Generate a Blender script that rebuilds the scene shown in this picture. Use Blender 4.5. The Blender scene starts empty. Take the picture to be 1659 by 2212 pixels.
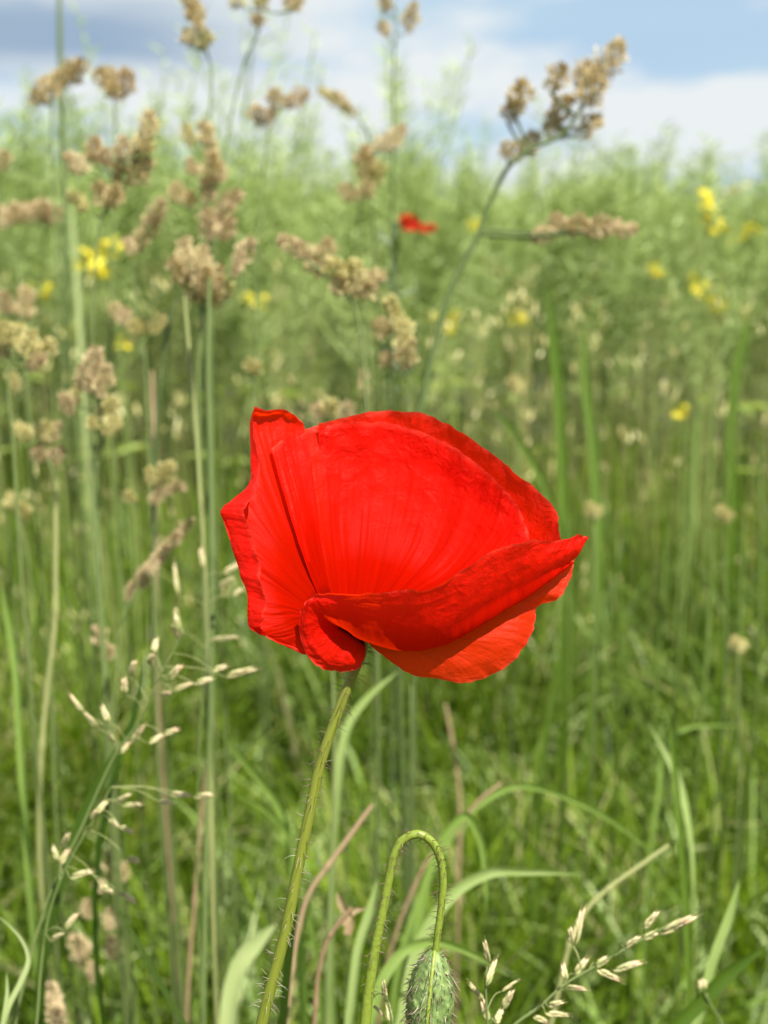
import bpy, math, random
import numpy as np
from mathutils import Vector, Matrix

S = bpy.context.scene
COL = S.collection
R = math.radians

# ------------------------------------------------------------------ camera
CAM_H, PITCH, TX, FOCUS = 0.74, R(12.0), 0.36, 0.238
cam_data = bpy.data.cameras.new("camera")
cam = bpy.data.objects.new("camera", cam_data)
COL.objects.link(cam)
cam.location = (0, 0, CAM_H)
cam.rotation_euler = (R(90) - PITCH, 0, 0)
cam_data.sensor_fit = 'HORIZONTAL'
cam_data.sensor_width = 36.0
cam_data.lens = 18.0 / TX
cam_data.clip_start = 0.01
cam_data.clip_end = 3000
cam_data.dof.use_dof = True
cam_data.dof.focus_distance = FOCUS - 0.004
cam_data.dof.aperture_fstop = 17.5
cam_data.dof.aperture_blades = 0
S.camera = cam

# ------------------------------------------------------------------ sky and sun
SUN_EL, SUN_AZ = R(60), R(140)      # azimuth clockwise from +Y (view direction)
W = bpy.data.worlds.new("World")
S.world = W
W.use_nodes = True
nt = W.node_tree
for n in list(nt.nodes):
    nt.nodes.remove(n)
N = nt.nodes.new
out = N("ShaderNodeOutputWorld")
bg = N("ShaderNodeBackground")
bg.inputs['Strength'].default_value = 0.08
sky = N("ShaderNodeTexSky")
sky.sky_type = 'NISHITA'
sky.sun_disc = False
sky.sun_elevation = SUN_EL
sky.sun_rotation = SUN_AZ
sky.air_density = 1.0
sky.dust_density = 0.6
sky.ozone_density = 1.6
geo = N("ShaderNodeTexCoord")
mp = N("ShaderNodeMapping")
mp.inputs['Scale'].default_value = (3.0, 3.0, 9.0)
mp.inputs['Location'].default_value = (0.35, 0.0, 0.62)
nz = N("ShaderNodeTexNoise")
nz.inputs['Scale'].default_value = 1.6
nz.inputs['Detail'].default_value = 6
nz.inputs['Roughness'].default_value = 0.52
cr = N("ShaderNodeValToRGB")
cr.color_ramp.elements[0].position = 0.41
cr.color_ramp.elements[0].color = (0, 0, 0, 1)
cr.color_ramp.elements[1].position = 0.57
cr.color_ramp.elements[1].color = (1, 1, 1, 1)
# the darker cloud undersides
mp2 = N("ShaderNodeMapping")
mp2.inputs['Scale'].default_value = (1.3, 1.3, 7.5)
mp2.inputs['Location'].default_value = (0.9, 2.0, 0.15)
nz2 = N("ShaderNodeTexNoise")
nz2.inputs['Scale'].default_value = 1.5
nz2.inputs['Detail'].default_value = 4
cr2 = N("ShaderNodeValToRGB")
cr2.color_ramp.elements[0].position = 0.45
cr2.color_ramp.elements[0].color = (0, 0, 0, 1)
cr2.color_ramp.elements[1].position = 0.62
cr2.color_ramp.elements[1].color = (1, 1, 1, 1)
m1 = N("ShaderNodeMixRGB")
m1.inputs['Color2'].default_value = (4.5, 4.75, 4.85, 1)
m2 = N("ShaderNodeMixRGB")
m2.inputs['Color2'].default_value = (2.2, 3.0, 4.4, 1)
L = nt.links.new
L(geo.outputs['Generated'], mp.inputs['Vector'])
L(geo.outputs['Generated'], mp2.inputs['Vector'])
L(mp.outputs[0], nz.inputs['Vector'])
L(mp2.outputs[0], nz2.inputs['Vector'])
L(nz.outputs['Fac'], cr.inputs['Fac'])
L(nz2.outputs['Fac'], cr2.inputs['Fac'])
# thin high veil over the whole sky, and a slate blue cloud bank low in the left of the view
veil = N("ShaderNodeMixRGB")
veil.inputs['Fac'].default_value = 0.86
veil.inputs['Color2'].default_value = (2.7, 3.65, 4.4, 1)
L(sky.outputs[0], veil.inputs['Color1'])
L(veil.outputs[0], m2.inputs['Color1'])
sx = N("ShaderNodeSeparateXYZ")
L(geo.outputs['Generated'], sx.inputs[0])
wob = N("ShaderNodeMath"); wob.operation = 'MULTIPLY_ADD'
L(nz2.outputs['Fac'], wob.inputs[0]); wob.inputs[1].default_value = 0.10
zz = N("ShaderNodeMath"); zz.operation = 'SUBTRACT'; zz.inputs[1].default_value = 0.05
L(sx.outputs['Z'], zz.inputs[0]); L(zz.outputs[0], wob.inputs[2])
band = N("ShaderNodeValToRGB")
be = band.color_ramp.elements
be[0].position = 0.165; be[0].color = (0, 0, 0, 1)
be[1].position = 0.192; be[1].color = (1, 1, 1, 1)
e3 = be.new(0.216); e3.color = (1, 1, 1, 1)
e4 = be.new(0.236); e4.color = (0, 0, 0, 1)
L(wob.outputs[0], band.inputs['Fac'])
side_ = N("ShaderNodeMath"); side_.operation = 'DIVIDE'
L(sx.outputs['X'], side_.inputs[0]); L(sx.outputs['Y'], side_.inputs[1])
sm_ = N("ShaderNodeMapRange"); sm_.interpolation_type = 'SMOOTHSTEP'
L(side_.outputs[0], sm_.inputs[0])
sm_.inputs[1].default_value = -0.02; sm_.inputs[2].default_value = -0.25
sm_.inputs[3].default_value = 0.0; sm_.inputs[4].default_value = 0.8
fr = N("ShaderNodeMath"); fr.operation = 'GREATER_THAN'; fr.inputs[1].default_value = 0.0
L(sx.outputs['Y'], fr.inputs[0])
bm1 = N("ShaderNodeMath"); bm1.operation = 'MULTIPLY'
L(band.outputs[0], bm1.inputs[0]); L(sm_.outputs[0], bm1.inputs[1])
bm2 = N("ShaderNodeMath"); bm2.operation = 'MULTIPLY'
L(bm1.outputs[0], bm2.inputs[0]); L(fr.outputs[0], bm2.inputs[1])
m3 = N("ShaderNodeMixRGB")
m3.inputs['Color2'].default_value = (1.2, 1.95, 2.9, 1)
L(bm2.outputs[0], m3.inputs['Fac'])
c2m = N("ShaderNodeMath"); c2m.operation = 'MULTIPLY'; c2m.inputs[1].default_value = 0.3
L(cr2.outputs[0], c2m.inputs[0])
L(c2m.outputs[0], m2.inputs['Fac'])
L(m2.outputs[0], m1.inputs['Color1'])
L(cr.outputs[0], m1.inputs['Fac'])
L(m1.outputs[0], m3.inputs['Color1'])
L(m3.outputs[0], bg.inputs['Color'])
L(bg.outputs[0], out.inputs[0])

sd = bpy.data.lights.new("sun", 'SUN')
sd.energy = 5.0
sd.angle = R(0.53)
sd.color = (1.0, 0.95, 0.86)
sun = bpy.data.objects.new("sun", sd)
COL.objects.link(sun)
sdir = Vector((math.sin(SUN_AZ) * math.cos(SUN_EL), math.cos(SUN_AZ) * math.cos(SUN_EL), math.sin(SUN_EL)))
sun.rotation_euler = sdir.to_track_quat('Z', 'Y').to_euler()

S.view_settings.view_transform = 'Standard'
S.view_settings.look = 'None'
S.view_settings.exposure = 1.22
S.view_settings.gamma = 1.0
S.view_settings.use_curve_mapping = False
S.render.engine = 'CYCLES'
S.cycles.use_denoising = True
S.cycles.max_bounces = 7
S.cycles.diffuse_bounces = 4
S.cycles.transmission_bounces = 5
S.cycles.glossy_bounces = 2
S.cycles.transparent_max_bounces = 4
S.cycles.caustics_reflective = False
S.cycles.caustics_refractive = False
S.cycles.sample_clamp_indirect = 4.0

# ------------------------------------------------------------------ helpers
PXV = 829.5
cp, sp_ = math.cos(PITCH), math.sin(PITCH)
UNIT = FOCUS * TX / PXV        # metres per view pixel in the poppy's plane


def P(px, py, d):
    """a point seen at (px, py) of a 1659 x 2212 view, d metres away along the optical axis"""
    x = (px - PXV) / PXV * TX * d
    yc = (1106 - py) / PXV * TX * d
    return Vector((x, d * cp + yc * sp_, CAM_H - d * sp_ + yc * cp))


def Pf(px, py, z):
    """as P, with depth z given in view pixels behind the poppy's plane"""
    return P(px, py, FOCUS + z * UNIT)


def meshdata(name, verts, faces, mats, smooth=True, attrs=None, uv=None, midx=None):
    me = bpy.data.meshes.new(name)
    verts = np.asarray(verts, dtype=np.float32)
    me.vertices.add(len(verts))
    me.vertices.foreach_set("co", verts.ravel())
    if isinstance(faces, np.ndarray):
        groups = [faces]
    else:
        groups = [np.asarray(g) for g in faces if len(g)]
    li = np.concatenate([g.ravel() for g in groups]).astype(np.int32)
    tot = np.concatenate([np.full(len(g), g.shape[1]) for g in groups]).astype(np.int32)
    st = np.concatenate([[0], np.cumsum(tot)[:-1]]).astype(np.int32)
    me.loops.add(len(li))
    me.loops.foreach_set("vertex_index", li)
    me.polygons.add(len(tot))
    me.polygons.foreach_set("loop_start", st)
    try:
        me.polygons.foreach_set("loop_total", tot)
    except Exception:
        pass
    me.polygons.foreach_set("use_smooth", np.full(len(tot), smooth))
    if midx is not None:
        me.polygons.foreach_set("material_index", np.asarray(midx, dtype=np.int32))
    for m in (mats if isinstance(mats, (list, tuple)) else [mats]):
        me.materials.append(m)
    if attrs:
        for k, a in attrs.items():
            at = me.attributes.new(k, 'FLOAT', 'POINT')
            at.data.foreach_set("value", np.asarray(a, dtype=np.float32))
    if uv is not None:
        u = me.uv_layers.new(name="UVMap")
        u.data.foreach_set("uv", np.asarray(uv, dtype=np.float32)[li].ravel())
    me.update(calc_edges=True)
    me.validate()
    return me


def link(name, me, parent=None):
    o = bpy.data.objects.new(name, me)
    COL.objects.link(o)
    if parent is not None:
        o.parent = parent
    return o


def empty(name, loc, label, cat, group=None):
    o = bpy.data.objects.new(name, None)
    o.empty_display_size = 0.02
    COL.objects.link(o)
    o.location = loc
    o['label'] = label
    o['category'] = cat
    o['kind'] = 'thing'
    if group:
        o['group'] = group
    return o


def child(name, verts, faces, mats, root, **kw):
    """verts are given in world space and stored relative to the root"""
    v = np.asarray(verts, dtype=np.float64) - np.array(root.location)[None, :]
    return link(name, meshdata(name, v, faces, mats, **kw), root)


def smooth_path(pts, n):
    pts = np.array([tuple(p) for p in pts], dtype=float)
    m = len(pts)
    h = np.linalg.norm(np.diff(pts, axis=0), axis=1) + 1e-9
    sl = np.diff(pts, axis=0) / h[:, None]
    tg_ = np.zeros_like(pts)
    tg_[0], tg_[-1] = sl[0], sl[-1]
    if m > 2:
        tg_[1:-1] = (sl[:-1] * h[1:, None] + sl[1:] * h[:-1, None]) / (h[1:] + h[:-1])[:, None]
    t = np.linspace(0, m - 1, n)
    i = np.minimum(t.astype(int), m - 2)
    f = (t - i)[:, None]
    hh_ = h[i][:, None]
    return ((2 * f**3 - 3 * f**2 + 1) * pts[i] + (f**3 - 2 * f**2 + f) * hh_ * tg_[i] + (-2 * f**3 + 3 * f**2) * pts[i + 1] + (f**3 - f**2) * hh_ * tg_[i + 1])


def tube(path, rad, sides=8, cap=True):
    path = np.asarray(path, float)
    n = len(path)
    rad = np.broadcast_to(np.asarray(rad, float), (n,)) if np.ndim(rad) == 0 or len(np.atleast_1d(rad)) == n else np.interp(np.linspace(0, 1, n), np.linspace(0, 1, len(rad)), rad)
    T = np.gradient(path, axis=0)
    T /= np.linalg.norm(T, axis=1)[:, None] + 1e-12
    ref = np.array([0.31, 0.95, 0.05])
    u = np.cross(T, ref)
    u /= np.linalg.norm(u, axis=1)[:, None] + 1e-12
    v = np.cross(T, u)
    a = np.linspace(0, 2 * np.pi, sides, endpoint=False)
    V = path[:, None, :] + rad[:, None, None] * (np.cos(a)[None, :, None] * u[:, None, :] + np.sin(a)[None, :, None] * v[:, None, :])
    V = V.reshape(-1, 3)
    i, j = np.meshgrid(np.arange(n - 1), np.arange(sides), indexing='ij')
    j2 = (j + 1) % sides
    F = np.stack([i * sides + j, i * sides + j2, (i + 1) * sides + j2, (i + 1) * sides + j], -1).reshape(-1, 4)
    return V, F


class Bag:
    def __init__(self):
        self.v, self.q, self.n, self.t, self.m = [], [], 0, [], []

    def add(self, V, F, tint=0.5, mi=0):
        F = np.asarray(F)
        if F.shape[1] == 3:
            F = np.concatenate([F, F[:, 2:3]], 1)
        self.v.append(np.asarray(V))
        self.q.append(F + self.n)
        self.n += len(V)
        self.t.append(np.broadcast_to(np.asarray(tint, float), (len(V),)))
        self.m.append(np.full(len(F), mi))

    def arrays(self):
        V = np.concatenate(self.v)
        Q = np.concatenate(self.q)
        T = np.concatenate(self.t)
        M = np.concatenate(self.m)
        tri = Q[:, 2] == Q[:, 3]
        return V, [Q[tri][:, :3], Q[~tri]], T, np.concatenate([M[tri], M[~tri]])


rng = np.random.default_rng(7)
random.seed(7)


def spindle(a, b, w, sides=4, flat=1.0, tip=0.55):
    """pointed body from a to b, widest w at the fraction tip*... ; for spikelets, pods and seeds"""
    a, b = np.asarray(a, float), np.asarray(b, float)
    d = b - a
    L_ = np.linalg.norm(d) + 1e-9
    T = d / L_
    r = rng.normal(size=3)
    u = np.cross(T, r); u /= np.linalg.norm(u) + 1e-9
    v = np.cross(T, u)
    V, F = [a], []
    levels = [(0.12, 0.55), (0.38, 1.0), (0.68, 0.72)]
    for t, s in levels:
        for k in range(sides):
            an = 2 * math.pi * k / sides
            V.append(a + d * t + (w / 2) * s * (math.cos(an) * u + flat * math.sin(an) * v))
    V.append(b)
    n = len(V) - 1
    for k in range(sides):
        k2 = (k + 1) % sides
        F.append((0, 1 + k2, 1 + k, 1 + k))
        for l in range(len(levels) - 1):
            o0, o1 = 1 + l * sides, 1 + (l + 1) * sides
            F.append((o0 + k, o0 + k2, o1 + k2, o1 + k))
        o = 1 + (len(levels) - 1) * sides
        F.append((o + k, o + k2, n, n))
    return np.array(V), np.array(F)


def vnoise(u, v, nu, nv, seed):
    """smooth value noise on the unit square with nu x nv cells"""
    r = np.random.default_rng(seed)
    g = r.uniform(-1, 1, (int(nu) + 3, int(nv) + 3))
    x, y = u * nu, v * nv
    i, j = np.floor(x).astype(int), np.floor(y).astype(int)
    i = np.clip(i, 0, int(nu) + 1); j = np.clip(j, 0, int(nv) + 1)
    fx, fy = np.clip(x - i, 0, 1), np.clip(y - j, 0, 1)
    fx = fx * fx * (3 - 2 * fx); fy = fy * fy * (3 - 2 * fy)
    return (g[i, j] * (1 - fx) * (1 - fy) + g[i + 1, j] * fx * (1 - fy) + g[i, j + 1] * (1 - fx) * fy + g[i + 1, j + 1] * fx * fy)


# ------------------------------------------------------------------ materials
def leafmat(name, stops, trans=0.4, rough=0.5, spec=0.35, tcol=(1.08, 1.15, 0.45), nscale=60, bump=0.0, vary=0.35, stretch=(1, 1, 1)):
    """plant tissue: colour from the per-piece attribute 'tint', part of the light passes through"""
    m = bpy.data.materials.new(name)
    m.use_nodes = True
    t = m.node_tree
    for n in list(t.nodes):
        t.nodes.remove(n)
    n_ = t.nodes.new
    l = t.links.new
    o = n_("ShaderNodeOutputMaterial")
    at = n_("ShaderNodeAttribute"); at.attribute_name = "tint"
    ramp = n_("ShaderNodeValToRGB")
    els = ramp.color_ramp.elements
    while len(els) < len(stops):
        els.new(0.5)
    for e, (p, c) in zip(els, stops):
        e.position = p
        e.color = (*c, 1)
    tc = n_("ShaderNodeTexCoord")
    mpn = n_("ShaderNodeMapping"); mpn.inputs['Scale'].default_value = stretch
    nz = n_("ShaderNodeTexNoise"); nz.inputs['Scale'].default_value = nscale; nz.inputs['Detail'].default_value = 3
    l(tc.outputs['Object'], mpn.inputs[0]); l(mpn.outputs[0], nz.inputs['Vector'])
    add = n_("ShaderNodeMath"); add.operation = 'MULTIPLY_ADD'
    l(nz.outputs['Fac'], add.inputs[0]); add.inputs[1].default_value = vary
    sub = n_("ShaderNodeMath"); sub.operation = 'SUBTRACT'; sub.inputs[1].default_value = vary * 0.5
    l(at.outputs['Fac'], sub.inputs[0]); l(sub.outputs[0], add.inputs[2])
    l(add.outputs[0], ramp.inputs['Fac'])
    b = n_("ShaderNodeBsdfPrincipled")
    l(ramp.outputs[0], b.inputs['Base Color'])
    b.inputs['Roughness'].default_value = rough
    b.inputs['Specular IOR Level'].default_value = spec
    tr = n_("ShaderNodeBsdfTranslucent")
    mul = n_("ShaderNodeMixRGB"); mul.blend_type = 'MULTIPLY'; mul.inputs['Fac'].default_value = 1
    mul.inputs['Color2'].default_value = (*tcol, 1)
    l(ramp.outputs[0], mul.inputs['Color1']); l(mul.outputs[0], tr.inputs['Color'])
    if bump:
        bp = n_("ShaderNodeBump"); bp.inputs['Strength'].default_value = 1; bp.inputs['Distance'].default_value = bump
        l(nz.outputs['Fac'], bp.inputs['Height']); l(bp.outputs[0], b.inputs['Normal'])
    mix = n_("ShaderNodeMixShader"); mix.inputs[0].default_value = trans
    l(b.outputs[0], mix.inputs[1]); l(tr.outputs[0], mix.inputs[2]); l(mix.outputs[0], o.inputs[0])
    return m


M_TURF = leafmat("turf blade", [(0, (0.035, 0.068, 0.003)), (0.45, (0.098, 0.165, 0.006)), (0.85, (0.205, 0.305, 0.018)), (1, (0.40, 0.37, 0.17))], trans=0.45, rough=0.5, spec=0.25, nscale=25)
M_TALL = leafmat("tall grass", [(0, (0.036, 0.074, 0.012)), (0.5, (0.100, 0.163, 0.022)), (0.85, (0.20, 0.275, 0.07)), (1, (0.42, 0.38, 0.20))], trans=0.4, rough=0.5, spec=0.25, nscale=20, tcol=(1.08, 1.15, 0.45))
M_RAPE = leafmat("rapeseed pods", [(0, (0.19, 0.25, 0.06)), (0.5, (0.37, 0.46, 0.15)), (1, (0.57, 0.65, 0.33))], trans=0.42, rough=0.5, spec=0.2, nscale=8)
M_STEM = leafmat("green culm", [(0, (0.055, 0.085, 0.022)), (0.5, (0.11, 0.155, 0.045)), (1, (0.28, 0.29, 0.11))], trans=0.12, rough=0.5, nscale=30)
M_DRY = leafmat("dry straw", [(0, (0.18, 0.12, 0.06)), (0.5, (0.31, 0.22, 0.12)), (1, (0.50, 0.40, 0.24))], trans=0.15, rough=0.55, nscale=80)
M_TAN = leafmat("tan cocksfoot seed", [(0, (0.30, 0.26, 0.11)), (0.35, (0.48, 0.40, 0.20)), (0.7, (0.66, 0.56, 0.32)), (1, (0.80, 0.72, 0.46))], trans=0.35, rough=0.6, spec=0.2, nscale=300, tcol=(1.15, 1.0, 0.7))
M_PINK = leafmat("pinkish cocksfoot seed", [(0, (0.34, 0.28, 0.14)), (0.4, (0.54, 0.44, 0.25)), (0.75, (0.70, 0.58, 0.36)), (1, (0.78, 0.70, 0.48))], trans=0.35, rough=0.6, spec=0.2, nscale=300, tcol=(1.1, 0.95, 0.75))
M_PALE = leafmat("pale green cocksfoot seed", [(0, (0.30, 0.29, 0.10)), (0.4, (0.52, 0.47, 0.19)), (0.7, (0.70, 0.65, 0.31)), (1, (0.82, 0.79, 0.48))], trans=0.35, rough=0.6, spec=0.2, nscale=300, tcol=(1.1, 1.0, 0.7))
M_OAT = leafmat("ripening brome husk", [(0, (0.26, 0.30, 0.10)), (0.35, (0.46, 0.44, 0.20)), (0.7, (0.62, 0.55, 0.32)), (1, (0.58, 0.38, 0.24))], trans=0.3, rough=0.4, spec=0.4, nscale=500, tcol=(1.1, 1.0, 0.7), vary=0.5)
M_BLADE = leafmat("broad blade", [(0, (0.034, 0.075, 0.006)), (0.4, (0.098, 0.170, 0.014)), (0.75, (0.24, 0.35, 0.08)), (1, (0.45, 0.52, 0.24))], trans=0.4, rough=0.45, spec=0.35, nscale=90, stretch=(1, 1, 0.2), vary=0.25)
M_YEL = leafmat("rapeseed blossom", [(0, (0.62, 0.50, 0.02)), (1, (0.78, 0.70, 0.05))], trans=0.35, rough=0.6, nscale=50, tcol=(1, 1, 0.5))
M_GREY = leafmat("grey green weed leaf", [(0, (0.06, 0.09, 0.04)), (1, (0.14, 0.18, 0.09))], trans=0.25, rough=0.6, nscale=50)
M_PSTEM = leafmat("poppy stem skin", [(0, (0.09, 0.125, 0.012)), (0.5, (0.15, 0.175, 0.02)), (1, (0.25, 0.22, 0.06))], trans=0.06, rough=0.45, spec=0.3, nscale=500, bump=0.00005, stretch=(1, 1, 0.12), vary=0.35)
M_BSTEM = leafmat("bud stem skin", [(0, (0.12, 0.16, 0.018)), (0.5, (0.18, 0.235, 0.028)), (1, (0.30, 0.34, 0.08))], trans=0.1, rough=0.42, spec=0.4, nscale=900, bump=0.0002, vary=0.5)
M_BUD = leafmat("bud sepal", [(0, (0.055, 0.09, 0.022)), (0.5, (0.12, 0.18, 0.05)), (1, (0.28, 0.35, 0.13))], trans=0.05, rough=0.5, spec=0.35, nscale=700, bump=0.0006, vary=0.9, stretch=(1, 1, 0.55))
M_HAIR = leafmat("stem bristles", [(0, (0.06, 0.025, 0.02)), (0.5, (0.18, 0.12, 0.07)), (1, (0.62, 0.58, 0.44))], trans=0.3, rough=0.4, nscale=10, vary=0.05, tcol=(1, 1, 1))
M_CAPS = leafmat("young capsule", [(0, (0.05, 0.09, 0.03)), (1, (0.12, 0.17, 0.06))], trans=0.0)
M_STAM = leafmat("dark stamens", [(0, (0.01, 0.008, 0.014)), (1, (0.03, 0.02, 0.035))], trans=0.0)


def petalmat(name, base, tcol, trans, b0=0.07, b1=0.17, vein=1.0, deep=0.5):
    m = bpy.data.materials.new(name)
    m.use_nodes = True
    t = m.node_tree
    for n in list(t.nodes):
        t.nodes.remove(n)
    n_ = t.nodes.new; l = t.links.new
    o = n_("ShaderNodeOutputMaterial")
    uv = n_("ShaderNodeTexCoord")
    sep = n_("ShaderNodeSeparateXYZ"); l(uv.outputs['UV'], sep.inputs[0])
    # fine radial veins
    mp = n_("ShaderNodeMapping"); mp.inputs['Scale'].default_value = (60, 2.2, 1)
    l(uv.outputs['UV'], mp.inputs[0])
    vn = n_("ShaderNodeTexNoise"); vn.inputs['Scale'].default_value = 1; vn.inputs['Detail'].default_value = 4; vn.inputs['Distortion'].default_value = 0.5
    l(mp.outputs[0], vn.inputs['Vector'])
    # crinkled tissue, in object space
    cn = n_("ShaderNodeTexNoise"); cn.inputs['Scale'].default_value = 260; cn.inputs['Detail'].default_value = 5; cn.inputs['Roughness'].default_value = 0.65
    cn.inputs['Distortion'].default_value = 1.2
    l(uv.outputs['Object'], cn.inputs['Vector'])
    vo = n_("ShaderNodeTexVoronoi"); vo.inputs['Scale'].default_value = 190; vo.feature = 'F1'
    l(uv.outputs['Object'], vo.inputs['Vector'])
    edge = n_("ShaderNodeMapRange"); l(sep.outputs['Y'], edge.inputs[0])
    edge.inputs[1].default_value = 0.35; edge.inputs[2].default_value = 0.95
    cm = n_("ShaderNodeMath"); cm.operation = 'ADD'; l(cn.outputs['Fac'], cm.inputs[0]); l(vo.outputs['Distance'], cm.inputs[1])
    cmul = n_("ShaderNodeMath"); cmul.operation = 'MULTIPLY'; l(cm.outputs[0], cmul.inputs[0]); l(edge.outputs[0], cmul.inputs[1])
    bmp = n_("ShaderNodeBump"); bmp.inputs['Distance'].default_value = 0.00026 * vein; l(vn.outputs['Fac'], bmp.inputs['Height'])
    b2 = n_("ShaderNodeBump"); b2.inputs['Distance'].default_value = 0.00065; l(cmul.outputs[0], b2.inputs['Height']); l(bmp.outputs[0], b2.inputs['Normal'])
    # colour: small variation, dark blotch at the claw; doubles as painted shade on M_FRONT
    cr = n_("ShaderNodeValToRGB")
    cr.color_ramp.elements[0].position = 0.3; cr.color_ramp.elements[0].color = (*[c * 0.8 for c in base], 1)
    cr.color_ramp.elements[1].position = 0.7; cr.color_ramp.elements[1].color = (*base, 1)
    l(vn.outputs['Fac'], cr.inputs['Fac'])
    bl = n_("ShaderNodeMapRange"); l(sep.outputs['Y'], bl.inputs[0])
    bl.inputs[1].default_value = b0; bl.inputs[2].default_value = b1
    mixc = n_("ShaderNodeMixRGB"); l(bl.outputs[0], mixc.inputs['Fac'])
    mixc.inputs['Color1'].default_value = (0.06, 0.002, 0.004, 1); l(cr.outputs[0], mixc.inputs['Color2'])
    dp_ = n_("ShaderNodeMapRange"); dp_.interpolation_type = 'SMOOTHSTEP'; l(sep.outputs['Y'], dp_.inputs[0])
    dp_.inputs[1].default_value = 0.15; dp_.inputs[2].default_value = 0.85; dp_.inputs[3].default_value = deep; dp_.inputs[4].default_value = 1.0  # darkens towards the claw: deeper pigment, and the cup's shade put into the colour
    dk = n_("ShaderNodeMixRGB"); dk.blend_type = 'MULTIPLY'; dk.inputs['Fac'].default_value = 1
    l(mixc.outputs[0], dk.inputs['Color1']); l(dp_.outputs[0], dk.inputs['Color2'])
    rimr = n_("ShaderNodeMapRange"); l(sep.outputs['Y'], rimr.inputs[0]); rimr.inputs[1].default_value = 0.965; rimr.inputs[2].default_value = 0.995
    rimr.inputs[4].default_value = 0.4
    rimc = n_("ShaderNodeMixRGB"); rimc.inputs['Color2'].default_value = (0.88, 0.10, 0.06, 1)
    l(rimr.outputs[0], rimc.inputs['Fac']); l(dk.outputs[0], rimc.inputs['Color1'])
    p = n_("ShaderNodeBsdfPrincipled"); l(rimc.outputs[0], p.inputs['Base Color'])
    p.inputs['Roughness'].default_value = 0.5
    spm = n_('ShaderNodeMath'); spm.operation = 'MULTIPLY'; spm.inputs[1].default_value = 0.22
    l(edge.outputs[0], spm.inputs[0]); l(spm.outputs[0], p.inputs['Specular IOR Level'])
    p.inputs['Sheen Weight'].default_value = 0.0
    p.inputs['Sheen Tint'].default_value = (1, 0.35, 0.3, 1)
    l(b2.outputs[0], p.inputs['Normal'])
    tr = n_("ShaderNodeBsdfTranslucent"); tm = n_("ShaderNodeMixRGB"); tm.blend_type = 'MIX'
    l(bl.outputs[0], tm.inputs['Fac']); tm.inputs['Color1'].default_value = (0.05, 0.002, 0.002, 1); tm.inputs['Color2'].default_value = (*tcol, 1)
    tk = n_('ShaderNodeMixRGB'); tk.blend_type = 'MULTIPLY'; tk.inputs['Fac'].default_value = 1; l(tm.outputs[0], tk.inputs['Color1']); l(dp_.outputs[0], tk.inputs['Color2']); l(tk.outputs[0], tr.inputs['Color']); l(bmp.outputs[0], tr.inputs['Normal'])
    mx = n_("ShaderNodeMixShader"); mx.inputs[0].default_value = trans
    l(p.outputs[0], mx.inputs[1]); l(tr.outputs[0], mx.inputs[2]); l(mx.outputs[0], o.inputs[0])
    return m


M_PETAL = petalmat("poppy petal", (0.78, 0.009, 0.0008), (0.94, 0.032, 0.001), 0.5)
M_FRONT = petalmat("front poppy petal", (0.74, 0.008, 0.0008), (0.90, 0.030, 0.001), 0.46, 0.15, 0.27, deep=0.62)  # blotch reaches further out: shade below the fold put into the colour
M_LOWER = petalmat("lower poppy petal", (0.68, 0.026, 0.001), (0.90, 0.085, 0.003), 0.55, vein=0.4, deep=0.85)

# ------------------------------------------------------------------ ground
def soil():
    m = bpy.data.materials.new("soil under grass")
    m.use_nodes = True
    t = m.node_tree
    b = t.nodes['Principled BSDF']
    nz = t.nodes.new("ShaderNodeTexNoise"); nz.inputs['Scale'].default_value = 18; nz.inputs['Detail'].default_value = 6
    tc = t.nodes.new("ShaderNodeTexCoord"); t.links.new(tc.outputs['Object'], nz.inputs['Vector'])
    cr = t.nodes.new("ShaderNodeValToRGB")
    cr.color_ramp.elements[0].color = (0.035, 0.05, 0.015, 1); cr.color_ramp.elements[0].position = 0.41
    cr.color_ramp.elements[1].color = (0.10, 0.085, 0.045, 1); cr.color_ramp.elements[1].position = 0.7
    t.links.new(nz.outputs['Fac'], cr.inputs[0]); t.links.new(cr.outputs[0], b.inputs['Base Color'])
    b.inputs['Roughness'].default_value = 0.95
    bp = t.nodes.new("ShaderNodeBump"); bp.inputs['Distance'].default_value = 0.02
    t.links.new(nz.outputs['Fac'], bp.inputs['Height']); t.links.new(bp.outputs[0], b.inputs['Normal'])
    return m


gx = np.concatenate([-np.geomspace(900, 4, 12), np.linspace(-3.5, 3.5, 50), np.geomspace(4, 900, 12)])
gy = gx + 3
GX, GY = np.meshgrid(gx, gy, indexing='ij')
gz = 0.02 * (vnoise((np.clip(GX, -4, 4) + 4) / 8, (np.clip(GY, -1, 7) + 1) / 8, 20, 20, 3)) - 0.02
n1, n2 = GX.shape
ii, jj = np.meshgrid(np.arange(n1 - 1), np.arange(n2 - 1), indexing='ij')
gf = np.stack([ii * n2 + jj, (ii + 1) * n2 + jj, (ii + 1) * n2 + jj + 1, ii * n2 + jj + 1], -1).reshape(-1, 4)
g = link("ground", meshdata("ground", np.stack([GX, GY, gz], -1).reshape(-1, 3), gf, soil()))
g['kind'] = 'structure'
g['label'] = 'green brown soil of the field margin under the grass'


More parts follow.
